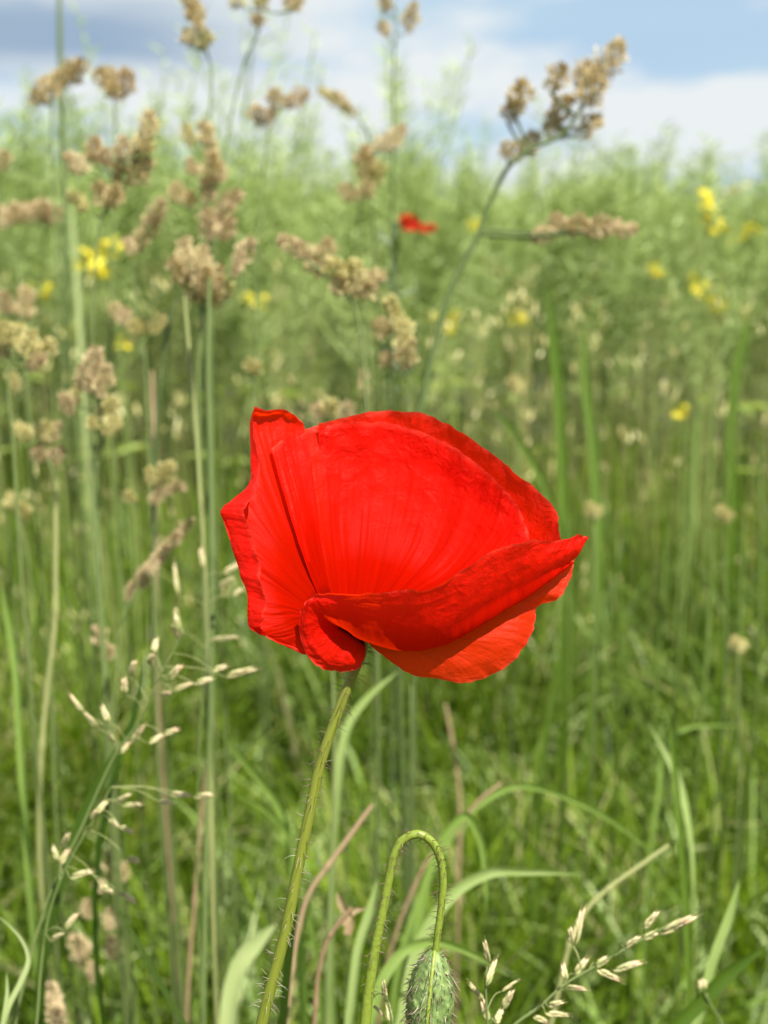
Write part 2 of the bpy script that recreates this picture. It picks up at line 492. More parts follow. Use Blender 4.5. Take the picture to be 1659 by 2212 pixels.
# ------------------------------------------------------------------ grass as stuff
def blades(n, xy, h, w, lean, curl, tint, seed, segs=4, fold=0.0):
    r = np.random.default_rng(seed)
    az = r.uniform(0, 2 * np.pi, n)
    face = az + np.pi / 2 + r.normal(0, 0.5, n)
    d = np.stack([np.cos(az), np.sin(az)], -1)
    f = np.stack([np.cos(face), np.sin(face)], -1)
    tt = np.linspace(0, 1, segs + 1)
    V = np.zeros((n, segs + 1, 2, 3))
    for k, t in enumerate(tt):
        ang = lean + curl * t ** 1.6
        # integrate a bending line
        if k == 0:
            pos = np.concatenate([xy, np.full((n, 1), -0.01)], 1)
            prev = ang
        else:
            a = (ang + prev) / 2
            st = h / segs
            pos = pos + np.stack([d[:, 0] * np.sin(a) * st, d[:, 1] * np.sin(a) * st, np.cos(a) * st], -1)
            prev = ang
        wk = w * (0.75 + 0.5 * t) * (1 - t ** 2.2) + 0.0002
        off = np.stack([f[:, 0] * wk / 2, f[:, 1] * wk / 2, np.zeros(n)], -1)
        V[:, k, 0] = pos - off
        V[:, k, 1] = pos + off
    V = V.reshape(n, -1, 3)
    nv = V.shape[1]
    base = np.array([[2 * k, 2 * k + 1, 2 * k + 3, 2 * k + 2] for k in range(segs)])
    F = (np.arange(n)[:, None, None] * nv + base[None]).reshape(-1, 4)
    T = np.repeat(tint, nv)
    return V.reshape(-1, 3), F, T


def wedge(n, y0, y1, k, r, pw=1.0, xm=0.15):
    y = y0 + (y1 - y0) * r.uniform(0, 1, n) ** pw
    x = r.uniform(-1, 1, n) * (k * y + xm)
    return np.stack([x, y], -1)


r = np.random.default_rng(11)
parts = []
n = 70000
xy = wedge(n, 0.30, 2.3, 0.60, r, 0.7)
cl = vnoise((xy[:, 0] + 2) / 4, xy[:, 1] / 4, 26, 26, 5)
cl2 = vnoise((xy[:, 0] + 2) / 4, xy[:, 1] / 4, 60, 60, 6)
hh = (0.17 + 0.09 * xy[:, 1]) * r.uniform(0.5, 1.3, n) * (1 + 0.3 * cl + 0.35 * cl2)
V, F, T = blades(n, xy, hh, r.uniform(0.0025, 0.0065, n), r.uniform(0.0, 0.45, n), r.uniform(0.1, 1.6, n), np.clip(0.45 + 0.22 * cl + 0.2 * cl2 + r.normal(0, 0.22, n), 0, 1) + (r.uniform(0, 1, n) > 0.96) * 0.5, 12)
go = link("grass", meshdata("grass", V, F, M_TURF, attrs={"tint": T}))
go['kind'] = 'stuff'; go['category'] = 'grass'; go['label'] = 'fresh green grass filling the field margin below the poppy'

# taller leaf blades and culms behind, bluish green
n = 9500
xy = wedge(n, 1.1, 2.7, 0.52, r, 0.75)
hh = r.uniform(0.26, 0.52, n) * (0.75 + 0.15 * xy[:, 1])
V1, F1, T1 = blades(n, xy, hh, r.uniform(0.005, 0.011, n), r.uniform(0.0, 0.35, n), r.uniform(0.1, 1.9, n), np.clip(0.45 + r.normal(0, 0.22, n), 0, 1), 13, segs=6)
n = 420
xy = wedge(n, 1.2, 2.9, 0.5, r, 0.8)
V2, F2, T2 = blades(n, xy, r.uniform(0.40, 0.74, n), r.uniform(0.0018, 0.0032, n), r.uniform(0, 0.12, n), r.uniform(0, 0.25, n), np.clip(0.65 + r.normal(0, 0.25, n), 0, 1.1), 14, segs=4)
tg = link("tall_grass", meshdata("tall_grass", np.concatenate([V1, V2]), np.concatenate([F1, F2 + len(V1)]), M_TALL, attrs={"tint": np.concatenate([T1, T2])}))
tg['kind'] = 'stuff'; tg['category'] = 'grass'; tg['label'] = 'bluish green tall meadow grass between the poppy and the rapeseed'


# arching broader leaves standing proud of the turf
n = 9000
xy = wedge(n, 0.45, 1.9, 0.55, r, 0.85)
V, F, T = blades(n, xy, r.uniform(0.16, 0.36, n) * (0.75 + 0.3 * xy[:, 1]), r.uniform(0.005, 0.010, n), r.uniform(0.05, 0.5, n), r.uniform(0.6, 2.4, n), np.clip(r.uniform(0.15, 1.05, n), 0, 1), 15, segs=9)
bl2 = link("leafy_grass", meshdata("leafy_grass", V, F, M_BLADE, attrs={"tint": T}))
bl2['kind'] = 'stuff'; bl2['category'] = 'grass'; bl2['label'] = 'broad arching grass leaves standing out of the turf'

# scattered little seed heads of the meadow
b = Bag()
n = 1000
xy = wedge(n, 1.2, 3.0, 0.5, r, 0.8)
rng = np.random.default_rng(77)
for k in range(n):
    x, y = xy[k]
    z = rng.uniform(0.30, 0.78) * (0.8 + 0.1 * y)
    for q in range(rng.integers(2, 5)):
        c = np.array([x, y, z]) + rng.normal(0, 0.008, 3)
        V, F = spindle(c, c + np.array([rng.normal(0, .4), rng.normal(0, .4), 1]) * rng.uniform(0.008, 0.02), rng.uniform(0.003, 0.006), 3)
        b.add(V, F, rng.uniform(0.2, 1))
    V = np.array([[x - .0003, y, z], [x + .0003, y, z], [x + .0006, y + .02, 0], [x - .0006, y + .02, 0]])
    b.add(V, np.array([(0, 1, 2, 3)]), 0.2)
V, FF, T, _ = b.arrays()
sh = link("seeding_grass", meshdata("seeding_grass", V, FF, M_PALE, smooth=False, attrs={"tint": T}))
sh['kind'] = 'stuff'; sh['category'] = 'grass'; sh['label'] = 'pale speckled seed heads scattered through the far meadow grass'


# ------------------------------------------------------------------ rapeseed crop
def rape_plant(seed, H=1.15, fine=1.0):
    """branching plant with racemes of thin pods; returns vertices, quads, tint"""
    global rng
    rng = np.random.default_rng(seed)
    b = Bag()
    top = np.array([rng.normal(0, 0.05), rng.normal(0, 0.05), H])
    main = smooth_path([(0, 0, 0), top * 0.4 + rng.normal(0, 0.012, 3), top * 0.75 + rng.normal(0, 0.012, 3), top], 9)
    V, F = tube(main, [0.0042, 0.003, 0.0018, 0.0010], 4)
    b.add(V, F, 0.1)
    racs = [(main[5], main[8])]
    for k in range(9):
        t = rng.uniform(0.38, 0.85)
        p0 = main[0] + (main[-1] - main[0]) * t
        i = t * 8
        p0 = main[int(i)] * (1 - (i % 1)) + main[min(int(i) + 1, 8)] * (i % 1)
        a = rng.uniform(0, 2 * np.pi)
        L_ = rng.uniform(0.22, 0.5) * (1.15 - t * 0.5)
        p2 = p0 + np.array([math.cos(a) * L_ * 0.42, math.sin(a) * L_ * 0.42, L_ * 0.9])
        p1 = (p0 + p2) / 2 + np.array([math.cos(a) * 0.03, math.sin(a) * 0.03, -0.02])
        br = smooth_path([p0, p1, p2], 6)
        V, F = tube(br, [0.0024, 0.0011], 3)
        b.add(V, F, 0.4)
        racs.append((br[2], br[5]))
    for p0, p1 in racs:
        m = int(24 * fine)
        for j in range(m):
            s = (j + rng.uniform()) / m
            q = p0 + (p1 - p0) * s
            a = j * 2.4 + rng.normal(0, 0.3)
            el = rng.uniform(0.25, 0.9)
            Lp = rng.uniform(0.045, 0.075) * (1.05 - 0.45 * s)
            e = q + Lp * np.array([math.cos(a) * math.cos(el), math.sin(a) * math.cos(el), math.sin(el)])
            mid = q + (e - q) * 0.25
            wdt = 0.0024
            # cheap 3-sided pod
            T_ = (e - q) / (np.linalg.norm(e - q) + 1e-9)
            u = np.cross(T_, (0.1, 0.2, 0.97)); u /= np.linalg.norm(u) + 1e-9
            v = np.cross(T_, u)
            ring = [mid + (wdt) * (math.cos(c) * u + math.sin(c) * v) for c in (0, 2.1, 4.2)]
            b.add(np.array([q, *ring, e]), np.array([(0, 2, 1), (0, 3, 2), (0, 1, 3), (1, 2, 4), (2, 3, 4), (3, 1, 4)]), rng.uniform(0.35, 0.95))
    # a few leaves low down
    for k in range(5):
        a = rng.uniform(0, 2 * np.pi); z = rng.uniform(0.15, 0.6) * H
        Ld = rng.uniform(0.07, 0.14)
        d = np.array([math.cos(a), math.sin(a), rng.uniform(-0.2, 0.5)]); w = np.array([-math.sin(a), math.cos(a), 0]) * Ld * 0.16
        q = main[int(z / H * 8)]
        b.add(np.array([q, q + d * Ld * 0.5 + w, q + d * Ld - (0, 0, 0.02), q + d * Ld * 0.5 - w]), np.array([(0, 1, 2, 3)]), rng.uniform(0.1, 0.4))
    return b


variants = [rape_plant(100 + k).arrays() for k in range(7)]
vq = []
for V, (tri, quad), T, _ in variants:
    vq.append((V, tri, quad, T))
r = np.random.default_rng(21)
VV, TR, QD, TT = [], [], [], []
off = 0
spots = []
for k in range(320):
    y = r.uniform(1.95, 3.4); x = r.uniform(-1, 1) * (0.50 * y + 0.3)
    spots.append((x, y))
for k in range(620):
    y = 3.4 + 6.5 * r.uniform(0, 1) ** 1.2; x = r.uniform(-1, 1) * (0.46 * y + 0.2)
    spots.append((x, y))
for x, y in spots:
    V, tri, quad, T = vq[r.integers(7)]
    # the crop stands higher towards the left of the view
    top_h = (0.975 - 0.04 * np.clip(x / max(y / 2.5, 1), -1.2, 1.2)) * r.uniform(0.95, 1.005)
    if y > 3.4:
        top_h *= 1.0 + 0.075 * (y - 3.4)
    s = top_h / 1.15
    a = r.uniform(0, 2 * np.pi)
    c, s_ = math.cos(a), math.sin(a)
    W_ = np.stack([(V[:, 0] * c - V[:, 1] * s_) * s + x, (V[:, 0] * s_ + V[:, 1] * c) * s + y, V[:, 2] * s - 0.01], -1)
    VV.append(W_); TR.append(tri + off); QD.append(quad + off); TT.append(np.clip(T + r.normal(0, 0.07), 0, 1)); off += len(V)
cr_ = link("rapeseed_crop", meshdata("rapeseed_crop", np.concatenate(VV), [np.concatenate(TR), np.concatenate(QD)], M_RAPE, smooth=False, attrs={"tint": np.concatenate(TT)}))
cr_['kind'] = 'stuff'; cr_['category'] = 'crop'; cr_['label'] = 'pale green rapeseed crop in pod filling the field up to the skyline'

# plants that stand out above the skyline
tall = [((548, 235), 2.0, 0.62, 'tall wispy rapeseed plant rising into the sky left of centre'),
        ((350, 120), 2.2, 0.0, 'wispy rapeseed plant above the skyline beside the arched cocksfoot heads'),
        ((858, 130), 2.1, 0.0, 'feathery rapeseed plant against the sky above the distant poppy'),
        ((955, 175), 2.4, 0.0, 'short wispy rapeseed plant on the skyline right of the feathery one'),
        ((640, 120), 2.3, 0.0, 'thin rapeseed plant on the skyline above the pinkish cocksfoot head')]
for k, ((px, py), d, _, lab) in enumerate(tall):
    tp = P(px, py if k else 60, d)
    b = rape_plant(300 + k, H=tp.z, fine=0.55)
    V, FF, T, _m = b.arrays()
    root = empty("rapeseed_plant", (tp.x, tp.y, 0), lab, "rapeseed plant", "rapeseed plants rising above the skyline")
    link("stalk", meshdata("stalk", V, FF, M_RAPE, smooth=False, attrs={"tint": np.clip(T + 0.3, 0, 1)}), root)

# yellow blossoms
def blossom_mesh(seed):
    rr = np.random.default_rng(seed)
    b = Bag()
    for k in range(9):
        c = np.array([rr.normal(0, 0.012), rr.normal(0, 0.012), rr.uniform(-0.014, 0.014)])
        nrm = c + np.array([0, 0, 0.02]) + rr.normal(0, 0.01, 3); nrm /= np.linalg.norm(nrm)
        u = np.cross(nrm, rr.normal(size=3)); u /= np.linalg.norm(u); v = np.cross(nrm, u)
        for q in range(4):
            a = q * math.pi / 2
            d = math.cos(a) * u + math.sin(a) * v; w = -math.sin(a) * u + math.cos(a) * v
            b.add(np.array([c, c + d * 0.005 + w * 0.0035 + nrm * 0.001, c + d * 0.0085, c + d * 0.005 - w * 0.0035 + nrm * 0.001]), np.array([(0, 1, 2, 3)]), rr.uniform(0, 1))
    V, F, T, _ = b.arrays()
    return meshdata("blossom", V, F, M_YEL, smooth=False, attrs={"tint": T})


bm_ = [blossom_mesh(k) for k in range(4)]
ylist = [(1530, 425, 1.5, 1.1, 'topmost of the bright yellow blossoms at the right'), (1522, 460, 1.5, 1.2, 'yellow rapeseed blossom just below the topmost one at the right'),
         (1552, 486, 1.5, 0.8, 'small yellow blossom between the bright pair and the one by the right edge'), (1610, 505, 1.5, 1.0, 'bright yellow blossom nearest the right edge of the field'),
         (1598, 408, 1.9, 0.9, 'faint yellow blossom up beside the topmost bright one'), (1418, 580, 1.8, 1.0, 'faint yellow blossom below the level cocksfoot head'),
         (1500, 598, 1.6, 0.8, 'uppermost of three yellow blossoms in a slanting row'), (1515, 632, 1.5, 0.8, 'middle of three yellow blossoms in a slanting row'),
         (1548, 657, 1.5, 0.9, 'lowest and brightest of three yellow blossoms in a slanting row'), (1475, 886, 1.4, 0.75, 'single yellow blossom low in the grass at the right'),
         (1120, 682, 1.5, 0.8, 'lone yellow blossom above the right part of the big poppy'), (975, 694, 1.5, 1.0, 'yellow blossom straight above the big poppy beside the nodding cocksfoot'),
         (1025, 484, 1.7, 0.7, 'tiny yellow blossom right of the distant poppy'), (205, 572, 1.2, 1.2, 'large yellow blossom patch beside the pale blade at the left'),
         (238, 530, 1.2, 0.9, 'upper yellow blossom of the patch at the left'), (183, 558, 1.25, 0.8, 'leftmost yellow blossom of the patch beside the pale blade'),
         (95, 628, 1.4, 0.9, 'yellow blossom near the left edge'), (150, 716, 1.4, 0.7, 'dull yellow blossom under the pale blade at the left'),
         (262, 735, 1.4, 0.7, 'dull yellow blossom under the small cocksfoot head at the left'), (545, 650, 1.5, 0.8, 'faint yellow blossom between the two dense cocksfoot heads')]
for k, (px, py, d, s, lab) in enumerate(ylist):
    c = P(px, py, d)
    root = empty("rapeseed_blossom", (c.x, c.y, 0), lab, "yellow flower", "yellow rapeseed blossoms")
    o = link("blossom", bm_[k % 4], root); o.location = (0, 0, c.z); o.scale = (s * .86,) * 3; o.rotation_euler = (0, 0, k)
    V, F = tube(smooth_path([(c.x, c.y, 0), (c.x + .01, c.y, c.z * .5), (c.x, c.y, c.z)], 6), [0.0025, 0.001], 4)
    child("stem", V, F, M_RAPE, root, attrs={"tint": np.full(len(V), 0.4)})


# ------------------------------------------------------------------ cocksfoot heads
def cluster_mesh(seed, mat, n=260):
    """dense lump of pointed spikelets, 1 long (z) and about 1 wide, to be scaled"""
    global rng
    rng = np.random.default_rng(seed)
    b = Bag()
    lob = rng.uniform(0, 2 * np.pi, 3)
    for k in range(n):
        t = rng.uniform(0, 1) ** 0.9
        a = rng.uniform(0, 2 * np.pi)
        prof = 0.36 * (math.sin(math.pi * min(1, (t * 0.86 + 0.10))) ** 0.7) * (0.8 + 0.3 * math.sin(9 * t + lob[0] + 2 * math.sin(a + lob[1])))
        rr = prof * rng.uniform(0.1, 1.0) ** 0.5
        c = np.array([math.cos(a) * rr, math.sin(a) * rr, t * 0.86])
        d = np.array([math.cos(a) * 0.75, math.sin(a) * 0.75, rng.uniform(0.25, 1.0)]) + rng.normal(0, 0.25, 3)
        d /= np.linalg.norm(d)
        L_ = rng.uniform(0.12, 0.22)
        V, F = spindle(c, c + d * L_, rng.uniform(0.045, 0.075), 3 if k % 2 else 4, 0.55)
        b.add(V, F, float(np.clip(rng.normal(0.55, 0.2) + 0.25 * (rr / 0.36 - 0.6), 0, 1)))
    # axis so that the lump has a core
    V, F = tube(smooth_path([(0, 0, 0), (0.01, 0, 0.5), (0, 0, 0.95)], 5), [0.03, 0.05, 0.01], 4)
    b.add(V, F, 0.2)
    V, F, T, _ = b.arrays()
    return meshdata("seed_cluster", V, F, mat, smooth=False, attrs={"tint": T})


CM = {k: [cluster_mesh(500 + 10 * i + j, m) for j in range(4)] for i, (k, m) in enumerate((('tan', M_TAN), ('pink', M_PINK), ('pale', M_PALE)))}
ccount = 0


def cocksfoot(label, clusters, stem, d, kind='tan', srad=0.00065, lean=0.0, tint=0.55, group='cocksfoot grass heads', sd=None):
    """clusters: (x0,y0,x1,y1,width[,kind]) base to tip in view pixels; stem: view points from the top down"""
    global ccount, rng
    sp = [P(x, y, d if sd is None else d + sd * i) for i, (x, y) in enumerate(stem)]
    last = sp[-1]
    direction = (sp[-1] - sp[-2]) if len(sp) > 1 else Vector((0, 0, -1))
    k = min(1.0, 0.35 * last.z / max(1e-3, abs(direction.z))) if direction.z < 0 else 0
    gpt = Vector((last.x + max(-.12, min(.12, direction.x * k)) + lean, last.y + 0.03, 0.0))
    midp = Vector((last.x + (gpt.x - last.x) * 0.6, last.y + 0.015, last.z * 0.5))
    root = empty("cocksfoot_grass", gpt, label, "grass head", group)
    path = smooth_path(sp + [midp, gpt], 8 * (len(sp) + 1))
    b = Bag()
    V, F = tube(path, [srad * 0.75, srad, srad * 1.25, srad * 1.9], 6)
    b.add(V, F, tint)
    rng = np.random.default_rng(int(abs(clusters[0][0]) * 7 + abs(clusters[0][1])))
    for c in clusters:
        x0, y0, x1, y1, w = c[:5]
        kd = c[5] if len(c) > 5 else kind
        dj = d + rng.uniform(-0.012, 0.012)
        a, e = P(x0, y0, dj), P(x1, y1, dj + rng.uniform(-0.006, 0.006))
        L_ = (e - a).length * 1.12
        ww = w / PXV * TX * dj * 1.62
        # twig from the stem to the cluster's base
        pa = np.array(a)
        seg = path[: max(6, len(path) // 2)]
        cost = np.linalg.norm(seg - pa, axis=1) + np.maximum(0, seg[:, 2] - pa[2]) * 2.0
        i = int(np.argmin(cost))
        if np.linalg.norm(seg[i] - pa) > 0.002:
            mid = (seg[i] + pa) / 2 + np.array([0, 0, -0.002])
            V, F = tube(smooth_path([seg[i], mid, pa], 5), srad * 0.6, 4)
            b.add(V, F, tint)
        o = link("seed_cluster", CM[kd][ccount % 4], root)
        ccount += 1
        q = (e - a).to_track_quat('Z', 'Y')
        o.rotation_mode = 'QUATERNION'
        o.rotation_quaternion = q @ Matrix.Rotation(rng.uniform(0, 6.28), 3, 'Z').to_quaternion()
        o.location = a - gpt
        o.scale = (ww, ww, L_)
    V, F, T, _ = b.arrays()
    child("stem", V, F, M_STEM, root, attrs={"tint": T})
    return root


cocksfoot('large golden cocksfoot head high against the sky at the right with a level side branch',
          [(1285, 165, 1344, 95, 52), (1262, 222, 1296, 160, 60), (1250, 180, 1272, 140, 46), (1189, 198, 1216, 140, 46), (1199, 262, 1228, 205, 48), (1205, 270, 1185, 240, 30),
           (1244, 292, 1294, 255, 42), (1228, 290, 1175, 272, 38), (1096, 262, 1112, 222, 40), (1108, 235, 1136, 175, 50), (1105, 342, 1160, 292, 44), (1098, 345, 1092, 305, 30),
           (1205, 500, 1145, 514, 34, 'pink'), (1212, 500, 1196, 462, 34, 'pink'), (1225, 505, 1262, 470, 42, 'pink'), (1258, 500, 1320, 482, 42, 'pink'), (1310, 492, 1374, 496, 34, 'pink')],
          [(1262, 222), (1215, 290), (1140, 325), (1099, 360), (1062, 430), (1030, 512), (990, 590), (962, 660), (935, 760), (905, 900)], 0.56, srad=0.0013, tint=0.3)
cocksfoot('slanting cocksfoot head of many lumps above the left side of the big poppy',
          [(650, 545, 603, 513, 36, 'pink'), (668, 560, 640, 525, 34, 'pink'), (690, 568, 712, 520, 44), (700, 590, 668, 560, 40), (715, 600, 730, 560, 44, 'pale'), (740, 612, 775, 565, 50, 'pale'),
           (745, 640, 730, 600, 42), (760, 635, 822, 592, 50), (770, 645, 790, 600, 46, 'pale')],
          [(640, 545), (700, 590), (755, 640), (780, 720), (790, 850), (800, 1000)], 0.47, srad=0.0007)
cocksfoot('narrow golden cocksfoot head nodding just above the poppy',
          [(868, 720, 838, 640, 34, 'pale'), (875, 760, 872, 690, 40, 'pale'), (870, 800, 885, 735, 42, 'tan'), (835, 730, 815, 690, 36, 'tan'), (850, 790, 825, 765, 34, 'tan')],
          [(868, 720), (878, 800), (885, 900), (890, 1050)], 0.50)
cocksfoot('cocksfoot head left of the distant poppy with its tip bent to the right',
          [(812, 322, 875, 280, 36, 'pink'), (800, 345, 790, 312, 36), (795, 385, 785, 325, 44), (800, 400, 825, 350, 36, 'pale'), (775, 432, 735, 402, 32), (780, 430, 800, 392, 34)],
          [(812, 322), (800, 400), (782, 440), (775, 560), (790, 700)], 0.66)
cocksfoot('small rosy cocksfoot head against the skyline with two lumps',
          [(612, 228, 665, 198, 34, 'pink'), (600, 235, 590, 192, 36, 'tan'), (570, 272, 548, 228, 36, 'pink'), (575, 268, 590, 235, 26, 'pink')],
          [(610, 230), (585, 270), (575, 330), (560, 480), (555, 600)], 0.68)
cocksfoot('thin dark green cocksfoot head pointing down to the right at the skyline',
          [(740, 228, 692, 192, 26, 'pale'), (755, 232, 722, 200, 22, 'tan'), (772, 248, 738, 228, 22, 'pale')],
          [(765, 245), (785, 270), (800, 400), (810, 560)], 0.75, tint=0.2)
cocksfoot('brown cocksfoot head cut by the top edge on a thin upright stem',
          [(435, 48, 402, -8, 36), (418, 48, 420, 5, 34), (425, 98, 456, 70, 36, 'pale'), (415, 98, 402, 68, 32), (432, 70, 425, 40, 24)],
          [(425, 45), (440, 95), (455, 140), (452, 260), (448, 420), (452, 700)], 0.58)
cocksfoot('olive cocksfoot head at the top edge with three spread lumps',
          [(525, 12, 498, -12, 30, 'pale'), (562, 20, 568, -15, 34, 'pale'), (555, 58, 558, 30, 30, 'tan'), (640, 22, 622, -15, 34, 'tan'), (632, 20, 652, -8, 26, 'tan')],
          [(562, 20), (560, 60), (530, 130), (500, 250), (478, 380), (462, 600)], 0.62)
cocksfoot('small dark cocksfoot head of three lumps at the top edge above the centre',
          [(838, 28, 828, -10, 30, 'tan'), (840, 76, 822, 48, 26, 'tan'), (880, 70, 895, 10, 34, 'tan')],
          [(852, 0), (856, 60), (852, 120), (850, 280), (848, 420)], 0.70, tint=0.2)
cocksfoot('arched cocksfoot head near the top left corner bending down to the left',
          [(150, 178, 182, 130, 34), (125, 185, 155, 138, 36), (110, 205, 130, 155, 36), (95, 225, 70, 195, 34), (100, 222, 100, 170, 36)],
          [(160, 165), (120, 195), (112, 260), (118, 420), (125, 620)], 0.62)
cocksfoot('round tufted cocksfoot head just right of the arched one',
          [(232, 190, 212, 148, 36), (240, 200, 240, 150, 36), (250, 215, 280, 150, 44, 'pink'), (245, 212, 240, 180, 34)],
          [(245, 200), (250, 300), (245, 450), (240, 620)], 0.62)
cocksfoot('tall feathery cocksfoot head at the left with a pointed golden tip',
          [(300, 330, 328, 245, 38, 'tan'), (285, 350, 328, 305, 38, 'pale'), (280, 400, 322, 345, 44), (262, 405, 262, 345, 40), (232, 450, 212, 395, 42), (235, 450, 255, 400, 36), (185, 372, 145, 335, 36, 'pink'), (205, 355, 205, 295, 38, 'pink'), (225, 360, 228, 320, 30, 'pink'), (250, 340, 275, 300, 34, 'pink'), (190, 455, 150, 415, 30, 'pale'), (250, 440, 262, 410, 24, 'pale')],
          [(300, 330), (265, 400), (225, 460), (205, 600), (200, 760), (205, 950)], 0.52)
cocksfoot('upright pinkish cocksfoot head left of centre under the skyline',
          [(462, 345, 440, 265, 34), (455, 400, 462, 330, 40), (452, 440, 448, 380, 34, 'pink'), (415, 320, 398, 268, 26, 'pale'), (425, 380, 408, 345, 28, 'pink'), (472, 395, 482, 352, 26, 'pink'), (462, 500, 515, 410, 40, 'pink'), (450, 520, 452, 450, 40, 'pink'), (475, 520, 500, 475, 36, 'pink'), (385, 440, 380, 395, 32), (405, 450, 415, 415, 30)],
          [(458, 345), (452, 440), (455, 530), (450, 700), (448, 900), (452, 1200)], 0.56)
cocksfoot('dense bushy cocksfoot head left of the slanting one',
          [(400, 610, 372, 555, 40), (410, 590, 400, 520, 42), (425, 590, 440, 535, 38), (430, 655, 415, 590, 46), (445, 660, 470, 575, 52, 'tan'), (455, 665, 492, 605, 44, 'pale'), (440, 640, 448, 575, 46), (512, 575, 545, 515, 34, 'pink'), (505, 600, 520, 540, 24, 'pink')],
          [(425, 590), (435, 665), (428, 800), (432, 1000), (440, 1300)], 0.50, srad=0.0010)
cocksfoot('small brown cocksfoot head leaning to the right between two taller ones',
          [(325, 490, 352, 432, 34, 'pink'), (305, 515, 335, 470, 38, 'tan'), (288, 548, 275, 515, 26, 'pink'), (292, 540, 312, 505, 30)],
          [(330, 480), (290, 550), (295, 660), (310, 800)], 0.62)
cocksfoot('soft rosy cocksfoot head at the left edge with a flat top',
          [(15, 490, -10, 445, 38, 'pink'), (40, 485, 28, 440, 38, 'pink'), (60, 480, 62, 440, 36, 'pink'), (85, 475, 98, 432, 38, 'pink'), (95, 480, 128, 450, 34, 'pink')],
          [(60, 475), (40, 520), (42, 640), (50, 760)], 0.72)
cocksfoot('pale yellow cocksfoot head at the left edge drooping to the right',
          [(5, 745, 10, 695, 40, 'pale'), (30, 760, 40, 700, 40, 'pale'), (55, 770, 72, 715, 40, 'pale'), (80, 775, 114, 735, 38, 'pale'), (20, 770, 0, 740, 34, 'pink'), (60, 795, 95, 770, 30, 'pink')],
          [(30, 750), (20, 800), (28, 950), (40, 1150)], 0.46)
cocksfoot('shadowy cocksfoot head behind the pale yellow one at the left edge',
          [(50, 690, 58, 620, 38, 'tan'), (15, 680, 8, 630, 30, 'pink'), (35, 850, 25, 800, 26, 'pale')],
          [(50, 680), (60, 860), (70, 1000)], 0.64)
cocksfoot('open cocksfoot head with small pale tufts below the brown leaning one',
          [(265, 700, 245, 655, 30, 'tan'), (275, 705, 268, 665, 26, 'pink'), (310, 722, 298, 688, 30, 'pale'), (330, 722, 352, 682, 28, 'pale'), (300, 725, 282, 695, 24, 'pale')],
          [(265, 690), (300, 730), (318, 850), (322, 1000)], 0.60)
cocksfoot('hook shaped cocksfoot head with a rosy top and pale foot near the left edge',
          [(200, 850, 208, 752, 46, 'pink'), (215, 860, 232, 790, 36, 'tan'), (175, 840, 180, 790, 32, 'pink'), (155, 895, 135, 850, 30, 'pink'), (160, 870, 165, 835, 30, 'pale'), (215, 910, 250, 860, 36, 'pale'), (205, 930, 195, 900, 26, 'pale'), (225, 940, 252, 900, 34, 'pale')],
          [(205, 840), (225, 920), (210, 1010), (205, 1150), (215, 1330)], 0.48)
cocksfoot('low cocksfoot head of two flat tiers near the left edge',
          [(70, 945, 35, 918, 32, 'pale'), (85, 950, 105, 912, 34, 'pale'), (95, 960, 128, 915, 26, 'pink'), (95, 995, 75, 965, 34, 'pink'), (110, 1000, 135, 968, 34, 'pink')],
          [(85, 945), (108, 1000), (120, 1130), (115, 1300), (112, 1500)], 0.50)
cocksfoot('small yellowish cocksfoot head with spread arms level with the left petals',
          [(335, 1050, 320, 1010, 28, 'pale'), (345, 1050, 372, 1000, 36, 'pale'), (350, 1060, 400, 1050, 24, 'pink'), (290, 1085, 272, 1062, 22, 'pale'), (330, 1090, 348, 1060, 26, 'pink')],
          [(340, 1050), (335, 1100), (332, 1250), (335, 1450)], 0.52)
cocksfoot('slim rosy brown grass head slanting up to the right beside the left petals',
          [(378, 1165, 414, 1122, 22, 'pink'), (355, 1190, 388, 1150, 26, 'pink'), (335, 1215, 362, 1178, 28, 'pink'), (318, 1240, 340, 1200, 26, 'pink'), (300, 1255, 315, 1225, 26, 'pink'), (275, 1298, 288, 1255, 20, 'pink'), (300, 1270, 320, 1250, 22, 'pink')],
          [(375, 1170), (300, 1265), (268, 1330), (250, 1500)], 0.46, srad=0.0005)
cocksfoot('rosy brown cocksfoot head low at the left with separate lumps down its stem',
          [(248, 1900, 240, 1842, 34, 'tan'), (255, 1910, 268, 1865, 28, 'tan'), (225, 1925, 205, 1905, 24, 'pink'), (195, 1985, 190, 1942, 34, 'pink'), (245, 2010, 235, 1965, 30, 'pink'), (180, 2080, 165, 2022, 38, 'pink'), (245, 2075, 245, 2020, 34, 'pink'), (205, 2120, 195, 2080, 28, 'pink')],
          [(248, 1890), (225, 1960), (208, 2060), (196, 2160), (190, 2300)], 0.52, srad=0.0005)
cocksfoot('blunt rosy grass head rising from the bottom edge at the left',
          [(125, 2200, 108, 2125, 34, 'pink'), (128, 2235, 122, 2170, 36, 'pink')],
          [(120, 2180), (130, 2240), (140, 2320)], 0.42, srad=0.0005)
cocksfoot('pale cocksfoot head half hidden behind the top edge of the big poppy',
          [(700, 905, 680, 872, 34, 'pink'), (715, 900, 712, 862, 34, 'pale'), (740, 905, 755, 870, 32, 'pink'), (788, 860, 785, 800, 20, 'pink')],
          [(715, 890), (730, 1000), (735, 1150)], 0.60)
cocksfoot('faint small grass head low at the left beside the tall culms',
          [(218, 1395, 212, 1350, 30, 'pink'), (225, 1425, 240, 1395, 28, 'pink')],
          [(220, 1380), (232, 1460), (240, 1600)], 0.50)
cocksfoot('brown scrap of a cocksfoot head cut by the left edge under the skyline',
          [(0, 368, 14, 328, 30, 'tan')], [(0, 365), (-5, 480), (-10, 620)], 0.6)
